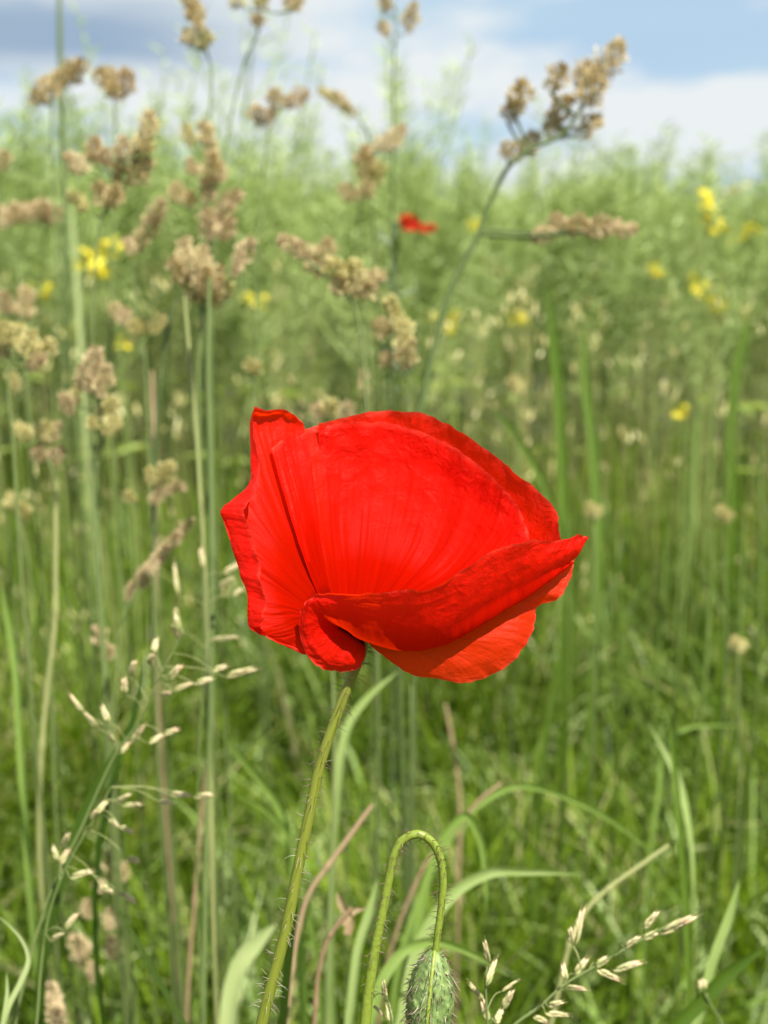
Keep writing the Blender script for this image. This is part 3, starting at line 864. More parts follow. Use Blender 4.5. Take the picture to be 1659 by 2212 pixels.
cocksfoot('greenish grey grass head with two pale tufts near the left edge',
          [(30, 1100, 20, 1065, 26, 'pale'), (55, 1120, 50, 1085, 26, 'pale')], [(35, 1100), (60, 1200), (65, 1400)], 0.60)
for k, (px, py, d_, lab) in enumerate([(1280, 1100, .62, 'pale tuft of grass seed above the right tip of the poppy'), (1562, 1108, .7, 'pale tuft of grass seed near the right edge above the blue green stems'),
                                       (1592, 1390, .6, 'light green grass tuft low near the right edge'), (1112, 830, .8, 'small pale grass tuft above the right shoulder of the poppy'), (545, 790, .6, 'slim pale grass tip above the top left petal fold')]):
    cocksfoot(lab, [(px, py + 18, px - 6, py - 16, 24, 'pale'), (px + 4, py + 20, px + 16, py - 6, 20, 'pale')], [(px, py), (px + 4, py + 120), (px + 6, py + 260)], d_, group='small pale grass tufts')


# ------------------------------------------------------------------ brome panicles with separate spikelets
def panicle(label, spikes, stem, d, srad=0.0005, group='drooping brome panicles', wid=15):
    global rng
    rng = np.random.default_rng(int(spikes[0][0]))
    sp = [P(x, y, d) for x, y in stem]
    last = sp[-1]
    gpt = Vector((last.x + (sp[-1].x - sp[-2].x) * 0.8, last.y + 0.02, 0))
    root = empty("brome_panicle", gpt, label, "grass panicle", group)
    path = smooth_path(sp + [Vector((last.x * .5 + gpt.x * .5, last.y + .01, last.z * .5)), gpt], 10 * (len(sp) + 1))
    b = Bag()
    V, F = tube(path, [srad * 0.45, srad * 0.7, srad * 0.9, srad * 1.6], 6)
    b.add(V, F, 0.55)
    for s in spikes:
        x0, y0, x1, y1 = s[:4]
        w = s[4] if len(s) > 4 else wid
        dj = d + rng.uniform(-0.008, 0.008)
        a, e = np.array(P(x0, y0, dj)), np.array(P(x1, y1, dj + rng.uniform(-0.004, 0.004)))
        seg = path[: int(len(path) * 0.75)]
        cost = np.linalg.norm(seg - a, axis=1) + np.abs(np.dot(seg - a, (e - a) / np.linalg.norm(e - a)) + np.linalg.norm(seg - a, axis=1)) * 0.6
        i = int(np.argmin(cost))
        mid = seg[i] * 0.45 + a * 0.55 + np.array([0, 0, 0.0015])
        V, F = tube(smooth_path([seg[i], mid, a], 7), srad * 0.3, 4)
        b.add(V, F, 0.8)
        wm = 1.02 * w / PXV * TX * dj
        # a spikelet: overlapping husks on both sides of a short axis, fine bristle tips
        q = Bag()
        ax = e - a
        L_ = np.linalg.norm(ax)
        T_ = ax / L_
        u = np.cross(T_, (0, 1, 0)); u /= np.linalg.norm(u) + 1e-9
        nh = 7
        for h in range(nh):
            t = h / nh
            side = 1 if h % 2 else -1
            p0 = a + ax * t * 0.62 + u * side * wm * 0.10
            p1 = a + ax * min(1, t * 0.62 + 0.46) + u * side * wm * (0.42 - 0.3 * t)
            V, F = spindle(p0, p1, wm * rng.uniform(0.5, 0.68), 5, 0.7)
            q.add(V, F, float(np.clip(0.25 + 0.6 * t + rng.normal(0, 0.12), 0, 1)))
            V, F = tube(np.array([p1, p1 + (p1 - p0) * rng.uniform(0.15, 0.4)]), [0.00006, 0.00003], 3)
            q.add(V, F, 0.8)
        V, F, T, _ = q.arrays()
        child("spikelet", V, F, M_OAT, root, attrs={"tint": T})
    V, F, T, _ = b.arrays()
    child("stem", V, F, M_STEM, root, attrs={"tint": T})
    return root


def c5(*a):
    o = []
    for i, v in enumerate(a[:4]):
        o.append(v * 0.4295 + (1262 if i % 2 else 0))
    return tuple(o) + tuple(a[4:])


def c7(*a):
    o = []
    for i, v in enumerate(a[:4]):
        o.append(v * 0.4379 + (1371.5 if i % 2 else 932.6))
    return tuple(o) + tuple(a[4:])


panicle('upper brome panicle at the left with pale spikelets spreading towards the poppy',
        [c5(770, 345, 790, 262), c5(752, 412, 765, 345), c5(650, 465, 680, 378), c5(622, 555, 625, 462, 18), c5(845, 482, 915, 400, 18), c5(420, 645, 345, 548, 12), c5(492, 725, 420, 640, 13), c5(548, 700, 508, 602, 16),
         c5(1130, 465, 1300, 420, 18), c5(1070, 432, 1150, 408, 15), c5(975, 500, 1080, 470, 15), c5(870, 535, 975, 492, 13), c5(800, 555, 868, 545, 12), c5(740, 802, 835, 750, 13), c5(820, 755, 905, 725, 14), c5(655, 800, 735, 695, 13), c5(605, 850, 660, 785, 12), c5(575, 800, 545, 740, 12), c5(870, 200, 900, 280, 13), c5(885, 130, 885, 190, 10)],
        [(395, 1370), (340, 1470), (300, 1560), (255, 1620), (215, 1700), (175, 1790), (120, 1900), (70, 2050)], 0.345)
panicle('lower brome panicle at the left with level side branches and silvery spikelets',
        [c5(972, 1068, 1078, 1055), c5(850, 1055, 965, 1060, 16), c5(795, 1090, 885, 1102, 12), c5(612, 1112, 718, 1105, 12), c5(572, 1102, 662, 1050, 12), c5(485, 1150, 545, 1080, 15), c5(452, 1180, 490, 1130, 10), c5(548, 1180, 605, 1222, 12), c5(600, 1215, 680, 1255, 13),
         c5(312, 1330, 348, 1245, 15), c5(300, 1412, 348, 1325, 15), c5(290, 1390, 262, 1310, 13), c5(348, 1475, 475, 1438, 17), c5(640, 1375, 710, 1395, 18), c5(505, 1512, 575, 1560, 16), c5(600, 1545, 690, 1602, 16), c5(322, 1742, 392, 1648, 15), c5(250, 1795, 320, 1750, 13)],
        [(240, 1700), (205, 1765), (140, 1880), (110, 1960), (92, 2060), (80, 2200), (70, 2300)], 0.335)
panicle('brome panicle low at the right with plump pink tinged spikelets',
        [c7(700, 1535, 750, 1335, 20), c7(690, 1530, 680, 1438, 15), c7(1040, 1452, 1120, 1358, 17), c7(1120, 1475, 1310, 1380, 24), c7(1040, 1500, 1120, 1465, 18), c7(950, 1545, 1030, 1482, 15), c7(700, 1675, 772, 1590, 20), c7(660, 1705, 645, 1612, 16), c7(808, 1632, 875, 1588, 19), c7(890, 1655, 1050, 1610, 20), c7(815, 1650, 940, 1710, 17), c7(650, 1735, 770, 1748, 14),
         c7(570, 1830, 655, 1808, 17), c7(560, 1865, 690, 1878, 16), c7(500, 1880, 580, 1915, 16)],
        [(1440, 2000), (1385, 2030), (1290, 2085), (1215, 2130), (1165, 2175), (1110, 2215), (1060, 2280)], 0.29)
panicle('small brome panicle just right of the nodding bud',
        [c7(280, 1625, 258, 1500, 14), c7(270, 1730, 318, 1590, 15), c7(252, 1805, 180, 1710, 12), c7(275, 1912, 248, 1790, 18), c7(345, 1852, 402, 1745, 18), c7(315, 1915, 348, 1840, 18), c7(340, 1760, 430, 1700, 8)],
        [(1048, 2100), (1050, 2160), (1055, 2230), (1062, 2300)], 0.275)
panicle('two sharp brome spikelets left of the bud at the bottom edge',
        [(832, 2165, 828, 2115, 13), (845, 2212, 835, 2160, 14), (800, 2165, 835, 2200, 7)], [(835, 2150), (848, 2215), (850, 2300)], 0.262)
panicle('thin brome spray behind the lower left petals',
        [(480, 1240, 520, 1215, 14), (470, 1270, 505, 1245, 12), (440, 1230, 432, 1180, 14), (500, 1290, 525, 1270, 12), (385, 1290, 375, 1210, 11), (450, 1382, 520, 1375, 10), (385, 1360, 378, 1310, 12)],
        [(440, 1230), (448, 1320), (440, 1450), (430, 1650)], 0.42, group='drooping brome panicles')
panicle('small stalked seed head low near the right edge',
        [c7(1338, 1750, 1328, 1695, 22), c7(1345, 1752, 1350, 1700, 14)], [(1518, 2136), (1530, 2160), (1560, 2212), (1590, 2290)], 0.36)


# ------------------------------------------------------------------ single blades and stalks
def blade(label, pts, d, w, tint=0.6, mat=None, name="meadow_grass", cat="grass blade", dz=0.0, taper=True, twist=0.0, ground=True, group='broad grass blades'):
    """ribbon with a folded midrib through view points (root end last)"""
    m = len(pts)
    ds = [d + dz * i for i in range(m)]
    wp = [P(x, y, dd) for (x, y), dd in zip(pts, ds)]
    last = wp[-1]
    if ground:
        dirn = wp[-1] - wp[-2]
        gpt = Vector((last.x + max(-.1, min(.1, dirn.x * 0.6)), last.y + 0.03, 0))
        wp = wp + [Vector((last.x * .6 + gpt.x * .4, last.y + .01, last.z * .55)), gpt]
    else:
        gpt = Vector((last.x, last.y, 0))
    path = smooth_path(wp, 10 * len(wp))
    n = len(path)
    T_ = np.gradient(path, axis=0); T_ /= np.linalg.norm(T_, axis=1)[:, None]
    view = path - np.array(cam.location); view /= np.linalg.norm(view, axis=1)[:, None]
    side = np.cross(T_, np.array([0.25, 1.0, 0.1])); side /= np.linalg.norm(side, axis=1)[:, None] + 1e-9
    nor = np.cross(side, T_)
    s = np.linspace(0, 1, n)
    wm = w / PXV * TX * d / 2
    prof = np.clip(np.minimum(1, s * 4.5) ** 0.7, 0.04, 1) if taper else np.ones(n)
    an = twist * s
    sd = side * np.cos(an)[:, None] + nor * np.sin(an)[:, None]
    nr = np.cross(sd, T_)
    V = np.stack([path - sd * (wm * prof)[:, None], path - sd * (wm * prof * .5)[:, None] + nr * (wm * prof * 0.22)[:, None], path + nr * (wm * prof * 0.34)[:, None],
                  path + sd * (wm * prof * .5)[:, None] + nr * (wm * prof * 0.22)[:, None], path + sd * (wm * prof)[:, None]], 1).reshape(-1, 3)
    i, j = np.meshgrid(np.arange(n - 1), np.arange(4), indexing='ij')
    F = np.stack([i * 5 + j, i * 5 + j + 1, (i + 1) * 5 + j + 1, (i + 1) * 5 + j], -1).reshape(-1, 4)
    T = np.full(len(V), tint)
    o = link(name, meshdata(name, V - np.array(gpt), F, mat or M_BLADE, attrs={"tint": T}))
    o.location = gpt
    o['label'] = label; o['category'] = cat; o['kind'] = 'thing'
    if group:
        o['group'] = group
    return o


def stalk(label, pts, d, w, tint=0.5, mat=None, dz=0.0, group='bare grass stalks', ground=True):
    wp = [P(x, y, d + dz * i) for i, (x, y) in enumerate(pts)]
    last = wp[-1]
    dirn = wp[-1] - wp[-2]
    gpt = Vector((last.x + max(-.1, min(.1, dirn.x * 0.5)), last.y + 0.03, 0))
    if ground:
        wp += [Vector((last.x * .5 + gpt.x * .5, last.y + .015, last.z * .5)), gpt]
    path = smooth_path(wp, 8 * len(wp))
    rr = w / 2 / PXV * TX * d
    n = len(path)
    rad = np.interp(np.linspace(0, 1, n), [0, .1, .6, 1], [rr * .7, rr, rr, rr * 1.2])
    kn = np.zeros(n)
    for q in (int(n * .3), int(n * .62)):
        rad[q] *= 1.45
    V, F = tube(path, rad, 8)
    o = link("grass_stalk", meshdata("grass_stalk", V - np.array(gpt), F, mat or M_STEM, attrs={"tint": np.full(len(V), tint)}))
    o.location = gpt
    o['label'] = label; o['category'] = 'grass stalk'; o['group'] = group
    return o


blade('broad pale blade with a bright sunlit tip left of the poppy stem near the bottom', [(596, 1996), (560, 2030), (520, 2080), (500, 2140), (490, 2230)], 0.47, 38, 0.95)
blade('light blade running up behind the top of the poppy stem', [(860, 1450), (800, 1500), (755, 1560), (738, 1620), (728, 1720)], 0.47, 18, 0.82)
blade('arching pale blade bent sharply to the right beside the bud stem', [(1260, 1888), (1150, 1884), (1060, 1886), (1000, 1915), (950, 1965), (900, 2060), (870, 2200)], 0.40, 26, 0.85)
blade('long curved blade arching over the turf right of the bud', [(1470, 1905), (1360, 1800), (1230, 1725), (1110, 1700), (1040, 1735), (960, 1830), (900, 1960)], 0.50, 14, 0.72)
blade('short blade hanging down behind the bud stem loop', [(1050, 1970), (1048, 1880), (1032, 1800), (1008, 1762), (975, 1790), (930, 1880), (905, 2000)], 0.44, 18, 0.66)
blade('straight light green blade crossing the lower left corner', [(248, 1950), (300, 2040), (350, 2130), (400, 2215)], 0.34, 17, 0.75)
blade('slanting grey green blade left of the poppy stem', [(478, 1585), (540, 1660), (600, 1740), (625, 1830), (640, 1960)], 0.50, 22, 0.62)
blade('lower slanting blade left of the poppy stem', [(500, 1715), (560, 1740), (620, 1800), (650, 1900)], 0.48, 14, 0.6)
blade('dark bluish blade standing upright in the right half', [(1442, 1520), (1455, 1640), (1468, 1780), (1480, 1920), (1488, 2100)], 0.46, 14, 0.45)
blade('pale twisted blade beside the dark upright one at the right', [(1400, 1560), (1455, 1660), (1475, 1720), (1490, 1800), (1500, 1950)], 0.50, 20, 0.85, twist=2.2)
blade('short bright blade pointing up near the right edge', [(1598, 1900), (1575, 1980), (1545, 2060), (1520, 2150)], 0.40, 20, 0.8)
blade('broad shaded blade leaning into the lower right corner', [(1659, 2040), (1580, 2100), (1500, 2180), (1440, 2240)], 0.36, 34, 0.2)
blade('blade bent flat near the right edge below the blue green stems', [(1615, 1570), (1540, 1566), (1480, 1574), (1440, 1605), (1425, 1700)], 0.66, 11, 0.7)
blade('short pale blade with a kink left of the bud loop', [(815, 1900), (800, 1960), (775, 2040), (760, 2150)], 0.42, 18, 0.85)
blade('pale blade curling under the bud loop at the right', [(1100, 2110), (1020, 2060), (930, 2035), (880, 2050), (830, 2110), (800, 2200)], 0.38, 24, 0.75)
blade('blue green blade behind the poppy stem at the bottom', [(640, 1870), (632, 1980), (620, 2100), (610, 2212)], 0.34, 20, 0.3)
blade('wide pale grey green blade standing upright at the upper left', [(152, 395), (158, 480), (166, 580), (172, 680), (178, 800), (184, 900)], 1.6, 16, 0.97)
blade('thin silvery blade curling at the lower left edge', [(-10, 1975), (20, 1998), (48, 2030), (62, 2070), (45, 2120), (20, 2170), (0, 2240)], 0.33, 12, 0.97)
blade('narrow silvery blade standing at the left edge near the bottom', [(14, 2100), (16, 2140), (8, 2200), (0, 2260)], 0.33, 9, 0.97)
blade('olive leaf behind the upper brome panicle at the left', [(262, 1600), (232, 1660), (195, 1730), (165, 1800), (130, 1900)], 0.40, 26, 0.08)
blade('dark green sheath under the arrow of spikelets at the left', [(312, 1420), (300, 1500), (285, 1560), (260, 1630)], 0.40, 14, 0.0)
blade('tall olive blurred leaf standing right of the poppy above its shoulder', [(1178, 620), (1192, 700), (1205, 820), (1212, 960), (1220, 1100), (1228, 1300)], 1.1, 24, 0.42)
blade('second olive blurred leaf beside the tall one', [(1262, 700), (1262, 800), (1280, 950), (1290, 1080), (1290, 1300)], 1.1, 22, 0.5)
blade('blurred olive leaf near the right edge', [(1630, 640), (1600, 760), (1580, 900), (1585, 1100)], 1.1, 18, 0.4)
blade('blue grey blade slanting down to the right above the poppy shoulder', [(1060, 880), (1100, 920), (1140, 980), (1180, 1060)], 0.8, 16, 0.5)
blade('pale upright blade left edge below the low cocksfoot', [(0, 1250), (15, 1330), (30, 1420), (40, 1560), (48, 1700)], 0.5, 18, 0.7)
stalk('leaning rosy dry stalk between the poppy stem and the bud', [(805, 1738), (760, 1800), (715, 1862), (668, 1930), (640, 2030), (620, 2200)], 0.40, 12, 0.55, M_DRY)
stalk('short brown stalk behind the poppy stem near the bottom', [(760, 1960), (735, 1990), (708, 2030), (690, 2090), (680, 2200)], 0.37, 11, 0.2, M_DRY)
blade('dry forked orange leaf scrap on the brown stalk', [(728, 1926), (740, 1960), (756, 1985), (750, 2020)], 0.37, 18, 0.5, M_DRY, name="dry_leaf", cat="dry leaf", ground=False, group=None)
blade('dry orange leaf tip pointing right on the brown stalk', [(790, 1962), (770, 1966), (752, 1985), (742, 2000)], 0.37, 12, 0.6, M_DRY, name="dry_leaf", cat="dry leaf", ground=False, group=None)
stalk('thick blue green culm left of the poppy running the full height', [(452, 600), (450, 800), (455, 1000), (458, 1250), (456, 1500), (446, 1800), (442, 2000), (438, 2212)], 0.44, 13, 0.5)
stalk('yellow green culm beside the thick one left of the poppy', [(398, 640), (412, 800), (428, 1000), (440, 1200), (452, 1450), (455, 1700), (458, 1900)], 0.46, 10, 0.85)
stalk('reddish culm with a dark joint left of the poppy', [(450, 1370), (455, 1500), (458, 1560), (448, 1640), (432, 1800), (420, 1950), (405, 2150)], 0.5, 8, 0.35, M_DRY)
stalk('orange brown dry stalk at the upper left between the culms', [(328, 800), (330, 880), (335, 960), (336, 1100), (334, 1300)], 0.72, 9, 0.5, M_DRY)
stalk('dark slanting culm at the left behind the dry stalk', [(378, 640), (362, 720), (345, 850), (335, 1000), (330, 1200)], 0.52, 9, 0.1)
stalk('grey green culm at the left under the hook shaped head', [(205, 960), (208, 1100), (218, 1250), (225, 1400), (230, 1600)], 0.5, 10, 0.5)
stalk('straw coloured culm at the left under the two tiered head', [(122, 1040), (120, 1200), (118, 1350), (100, 1500), (88, 1650)], 0.5, 12, 0.9)
stalk('tall thin grey stem against the sky near the top left corner', [(128, -20), (130, 120), (135, 260), (140, 420), (142, 600)], 1.0, 11, 0.3)
stalk('blue grey culm behind the poppy stem below the flower', [(888, 1480), (890, 1600), (888, 1750), (892, 1950)], 0.55, 14, 0.4)
stalk('tan culm standing right below the poppy', [(962, 1520), (980, 1620), (992, 1720), (990, 1900)], 0.75, 8, 0.5, M_DRY)
stalk('pale culm right behind the poppy stem', [(718, 1440), (722, 1600), (720, 1750), (712, 1950), (705, 2200)], 0.46, 10, 0.6)
stalk('brownish stalk slanting up behind the bud loop', [(1085, 1690), (1040, 1725), (985, 1790), (930, 1850), (880, 1950)], 0.50, 8, 0.4, M_DRY)
stalk('jointed stalk slanting to the right above the right brome panicle', [(1445, 1825), (1380, 1872), (1320, 1915), (1280, 1950), (1240, 2010), (1215, 2100)], 0.40, 11, 0.95)
for k, (x0, y0, x1, y1, d_, w_, t_, lab) in enumerate([
        (1222, 1120, 1228, 1420, .75, 12, .55, 'leftmost blue green culm right of the poppy tip'),
        (1330, 1180, 1340, 1500, .8, 9, .5, 'thin blue green culm in the middle of the right side'),
        (1440, 1130, 1415, 1500, .75, 9, .6, 'leaning blue green culm at the right'),
        (1502, 900, 1480, 1250, .8, 9, .7, 'pale culm under the single yellow blossom'),
        (1540, 1150, 1518, 1510, .7, 11, .65, 'straight pale culm second from the right edge'),
        (1605, 1120, 1590, 1480, .75, 11, .6, 'blue green culm next to the right edge'),
        (1642, 950, 1640, 1400, .75, 9, .65, 'culm running along the right edge')]):
    stalk(lab, [(x0, y0), ((x0 + x1) / 2 + 2, (y0 + y1) / 2), (x1, y1)], d_, w_, t_, M_TALL, group='blue green culms at the right')

# grey weed under the distant poppy
wp = P(855, 480, 1.0)
root = empty("leafy_weed", (wp.x, wp.y, 0), 'grey green leafy weed standing under the distant red poppy', 'weed')
b = Bag()
V, F = tube(smooth_path([wp, P(850, 620, 1.0), (wp.x, wp.y, 0)], 12), 0.002, 5); b.add(V, F, .4)
child("stem", V, F, M_GREY, root, attrs={"tint": np.full(len(V), .4)})
rng = np.random.default_rng(4)
b = Bag()
for k in range(46):
    t = rng.uniform(0, 0.36)
    c = np.array(wp) + np.array([rng.normal(0, 0.004), rng.normal(0, .004), -t])
    a = rng.uniform(0, 6.28)
    d = np.array([math.cos(a), math.sin(a), rng.uniform(0.1, 0.9)]); Ll = rng.uniform(0.015, 0.035); w = np.array([-math.sin(a), math.cos(a), 0]) * Ll * 0.18
    b.add(np.array([c, c + d * Ll * .5 + w, c + d * Ll, c + d * Ll * .5 - w]), np.array([(0, 1, 2, 3)]), rng.uniform(0, 1))
V, F, T, _ = b.arrays()
lo = child("foliage", V, F, M_GREY, root, smooth=False, attrs={"tint": T})


# ------------------------------------------------------------------ the poppy
def petal(name, cols, root, nu=150, nv=80, wr=3.0, edge=3.0, seed=0, label=None, pleat=26, crump=1.0, mat=None, uvs=1.0):
    """surface through columns of control points (view px, px behind the poppy plane), claw first, rim last"""
    C = np.array(cols, float)
    nc, nr, _ = C.shape

    def interp(A, n):       # along axis 0
        m = A.shape[0]
        ext = np.concatenate([2 * A[:1] - A[1:2], A, 2 * A[-1:] - A[-2:-1]])
        t = np.linspace(0, m - 1, n)
        i = np.minimum(t.astype(int), m - 2)
        f = (t - i).reshape(-1, *([1] * (A.ndim - 1)))
        p0, p1, p2, p3 = ext[i], ext[i + 1], ext[i + 2], ext[i + 3]
        return 0.5 * ((2 * p1) + (-p0 + p2) * f + (2 * p0 - 5 * p1 + 4 * p2 - p3) * f**2 + (-p0 + 3 * p1 - 3 * p2 + p3) * f**3)
    G = interp(C, nu)
    G = interp(G.transpose(1, 0, 2), nv).transpose(1, 0, 2)       # nu, nv, 3
    U, Vv = np.meshgrid(np.linspace(0, 1, nu), np.linspace(0, 1, nv), indexing='ij')
    # uneven rim
    rimdir = G[:, -1] - G[:, -4]
    rimdir /= np.linalg.norm(rimdir, axis=1)[:, None] + 1e-9
    j1 = vnoise(U[:, 0], U[:, 0] * 0, 34, 1, seed + 1) * 0.6 + vnoise(U[:, 0], U[:, 0] * 0, 75, 1, seed + 2) * 0.5
    G += rimdir[:, None, :] * (edge * j1)[:, None, None] * (np.clip((Vv - 0.75) / 0.25, 0, 1) ** 1.5)[..., None]
    # to metres
    X = (G[..., 0] - PXV) / PXV * TX
    Y = (1106 - G[..., 1]) / PXV * TX
    D = FOCUS + G[..., 2] * UNIT
    Wd = np.stack([X * D, D * cp + Y * D * sp_, CAM_H - D * sp_ + Y * D * cp], -1)
    du = np.gradient(Wd, axis=0); dv = np.gradient(Wd, axis=1)
    nrm = np.cross(du, dv); nrm /= np.linalg.norm(nrm, axis=2)[..., None] + 1e-12
    warp = U + 0.02 * vnoise(U, Vv, 5, 4, seed + 9)
    fold = (1.6 * vnoise(warp, Vv, pleat * 0.35, 2, seed + 13) + vnoise(warp, Vv, pleat, 2, seed + 3) * 1.0 + vnoise(warp, Vv, pleat * 2.3, 3, seed + 4) * 0.55 + vnoise(warp, Vv, pleat * 5, 4, seed + 5) * 0.22)
    cr1 = vnoise(U, Vv, 16, 9, seed + 6); cr2 = vnoise(U, Vv, 34, 20, seed + 7)
    crm = ((1 - np.abs(cr1)) * 0.8 + (1 - np.abs(cr2)) * 0.5 - 0.8)
    amp = wr * UNIT * np.clip(Vv * 2.2, 0, 1)
    disp = amp * fold + crump * 1.7 * UNIT * crm * np.clip((Vv - 0.3) / 0.5, 0, 1)
    disp += 3.6 * UNIT * vnoise(U, Vv, 22, 2, seed + 8) * np.clip((Vv - 0.85) / 0.15, 0, 1)
    disp += 3.0 * UNIT * (0.6 + vnoise(U, Vv, 40, 1, seed + 21)) * np.clip((Vv - 0.95) / 0.05, 0, 1) ** 1.5
    Wd = Wd + nrm * disp[..., None]
    i, j = np.meshgrid(np.arange(nu - 1), np.arange(nv - 1), indexing='ij')
    F = np.stack([i * nv + j, (i + 1) * nv + j, (i + 1) * nv + j + 1, i * nv + j + 1], -1).reshape(-1, 4)
    uv = np.stack([U * uvs, Vv], -1).reshape(-1, 2)
    o = child(name, Wd.reshape(-1, 3), F, mat or M_PETAL, root, uv=uv)
    if label:
        o['label'] = label
    return o


base = Pf(560, 2235, 0)
pbase = Vector((base.x - 0.012, base.y + 0.02, 0.0))
pop = empty("poppy_flower", pbase, 'big open red poppy with crumpled petals on a hairy stem, in sharp focus', 'poppy')
petal("petal", [
    [(740, 1352, 20), (700, 1270, 90), (688, 1150, 160), (690, 1000, 176), (688, 916, 160)],
    [(755, 1352, 30), (755, 1250, 150), (770, 1110, 215), (780, 990, 231), (792, 891, 210)],
    [(770, 1352, 30), (810, 1245, 160), (850, 1100, 230), (885, 985, 246), (905, 892, 220)],
    [(780, 1352, 30), (860, 1250, 155), (930, 1130, 230), (985, 1020, 236), (1005, 938, 205)],
    [(785, 1352, 20), (900, 1270, 130), (1000, 1170, 200), (1070, 1080, 201), (1105, 1012, 170)],
    [(790, 1352, 10), (930, 1300, 90), (1060, 1230, 130), (1150, 1160, 126), (1194, 1095, 100)],
    [(790, 1355, 0), (930, 1330, 30), (1070, 1280, 40), (1170, 1225, 26), (1218, 1180, 10)]], pop, seed=40, wr=2.0, label='outer back petal showing past the top and right of the inner one')
petal("petal", [
    [(735, 1348, -5), (688, 1287, -4), (652, 1190, 18), (622, 1080, 46), (590, 968, 66)],
    [(738, 1348, 6), (702, 1275, 45), (672, 1165, 95), (648, 1040, 120), (628, 937, 128)],
    [(742, 1348, 12), (725, 1265, 85), (710, 1140, 150), (702, 1020, 175), (695, 918, 172)],
    [(755, 1348, 20), (775, 1260, 115), (785, 1130, 190), (790, 1010, 212), (795, 911, 196)],
    [(770, 1348, 20), (825, 1265, 120), (865, 1150, 198), (890, 1030, 220), (900, 928, 198)],
    [(778, 1348, 18), (860, 1275, 105), (930, 1180, 175), (975, 1070, 195), (992, 975, 176)],
    [(783, 1348, 12), (885, 1290, 80), (980, 1220, 135), (1048, 1130, 150), (1078, 1045, 136)],
    [(785, 1350, 5), (895, 1305, 50), (1000, 1250, 80), (1080, 1190, 90), (1128, 1115, 80)],
    [(785, 1352, 0), (900, 1318, 20), (1010, 1280, 30), (1090, 1240, 35), (1146, 1190, 30)]], pop, seed=60, nu=260, nv=110, pleat=19, wr=5.0, label='inner back petal with fine radial pleats')
petal("petal", [
    [(740, 1350, 5), (704, 1240, 66), (685, 1110, 118), (672, 1000, 142), (660, 935, 148), (655, 912, 138)],
    [(739, 1350, 2), (690, 1240, 50), (655, 1110, 90), (625, 1000, 108), (612, 915, 115), (620, 888, 100)],
    [(738, 1350, 0), (680, 1245, 30), (632, 1120, 60), (590, 1000, 78), (565, 912, 88), (575, 886, 70)],
    [(736, 1352, -4), (670, 1250, 10), (615, 1140, 30), (570, 1030, 45), (540, 930, 60), (543, 888, 40)],
    [(734, 1353, -8), (662, 1256, -5), (600, 1160, 8), (556, 1075, 18), (538, 1040, 25), (556, 990, 15)],
    [(732, 1355, -12), (655, 1266, -20), (592, 1190, -15), (530, 1128, -8), (495, 1085, 0), (548, 1070, -32)],
    [(731, 1356, -15), (650, 1276, -32), (590, 1212, -32), (525, 1150, -25), (478, 1104, -14), (528, 1108, -56)],
    [(730, 1357, -18), (646, 1288, -42), (588, 1240, -46), (530, 1200, -40), (492, 1160, -32), (546, 1165, -72)],
    [(729, 1358, -20), (645, 1302, -50), (588, 1270, -60), (545, 1245, -60), (516, 1222, -52), (562, 1232, -90)],
    [(728, 1360, -25), (648, 1322, -60), (598, 1310, -78), (560, 1300, -84), (535, 1290, -80), (574, 1298, -110)],
    [(727, 1362, -25), (660, 1340, -58), (615, 1345, -78), (570, 1350, -90), (537, 1355, -92), (568, 1346, -108)],
    [(727, 1364, -25), (675, 1360, -50), (635, 1372, -68), (600, 1380, -78), (578, 1372, -84), (575, 1368, -88)],
    [(727, 1366, -25), (700, 1378, -38), (682, 1398, -50), (668, 1412, -58), (655, 1412, -64), (645, 1405, -68)]], pop, seed=80, nu=230, nv=100, wr=2.6, edge=3.5, label='left petal with its rim curled over and a raised top corner')
petal("petal", [
    [(790, 1385, 0), (797, 1390, -5), (800, 1393, -8), (805, 1397, -10), (812, 1402, -10)],
    [(795, 1380, 0), (815, 1395, -20), (835, 1410, -30), (852, 1430, -35), (868, 1450, -30)],
    [(800, 1378, 0), (850, 1395, -30), (895, 1412, -45), (925, 1440, -48), (945, 1468, -40)],
    [(803, 1377, 0), (880, 1390, -32), (945, 1405, -48), (990, 1435, -52), (1020, 1471, -40)],
    [(805, 1375, 0), (900, 1383, -30), (985, 1395, -48), (1045, 1415, -48), (1090, 1445, -35)],
    [(808, 1372, 0), (930, 1370, -20), (1030, 1370, -40), (1100, 1375, -40), (1138, 1392, -22)],
    [(810, 1370, 0), (945, 1355, -14), (1055, 1340, -25), (1120, 1335, -25), (1158, 1345, -5)],
    [(810, 1369, 0), (960, 1340, -5), (1080, 1312, -10), (1138, 1305, -8), (1162, 1312, 6)],
    [(810, 1368, 0), (970, 1328, 0), (1100, 1290, 0), (1170, 1280, 2), (1208, 1292, 10)],
    [(810, 1366, 0), (978, 1315, 8), (1110, 1268, 14), (1190, 1245, 14), (1234, 1248, 18)],
    [(810, 1364, 0), (980, 1300, 15), (1110, 1240, 26), (1190, 1205, 28), (1242, 1200, 24)]], pop, mat=M_LOWER, seed=120, nu=180, nv=80, wr=1.6, crump=0.5, pleat=20, label='lower right petal hanging below, glowing orange red where light shines through')
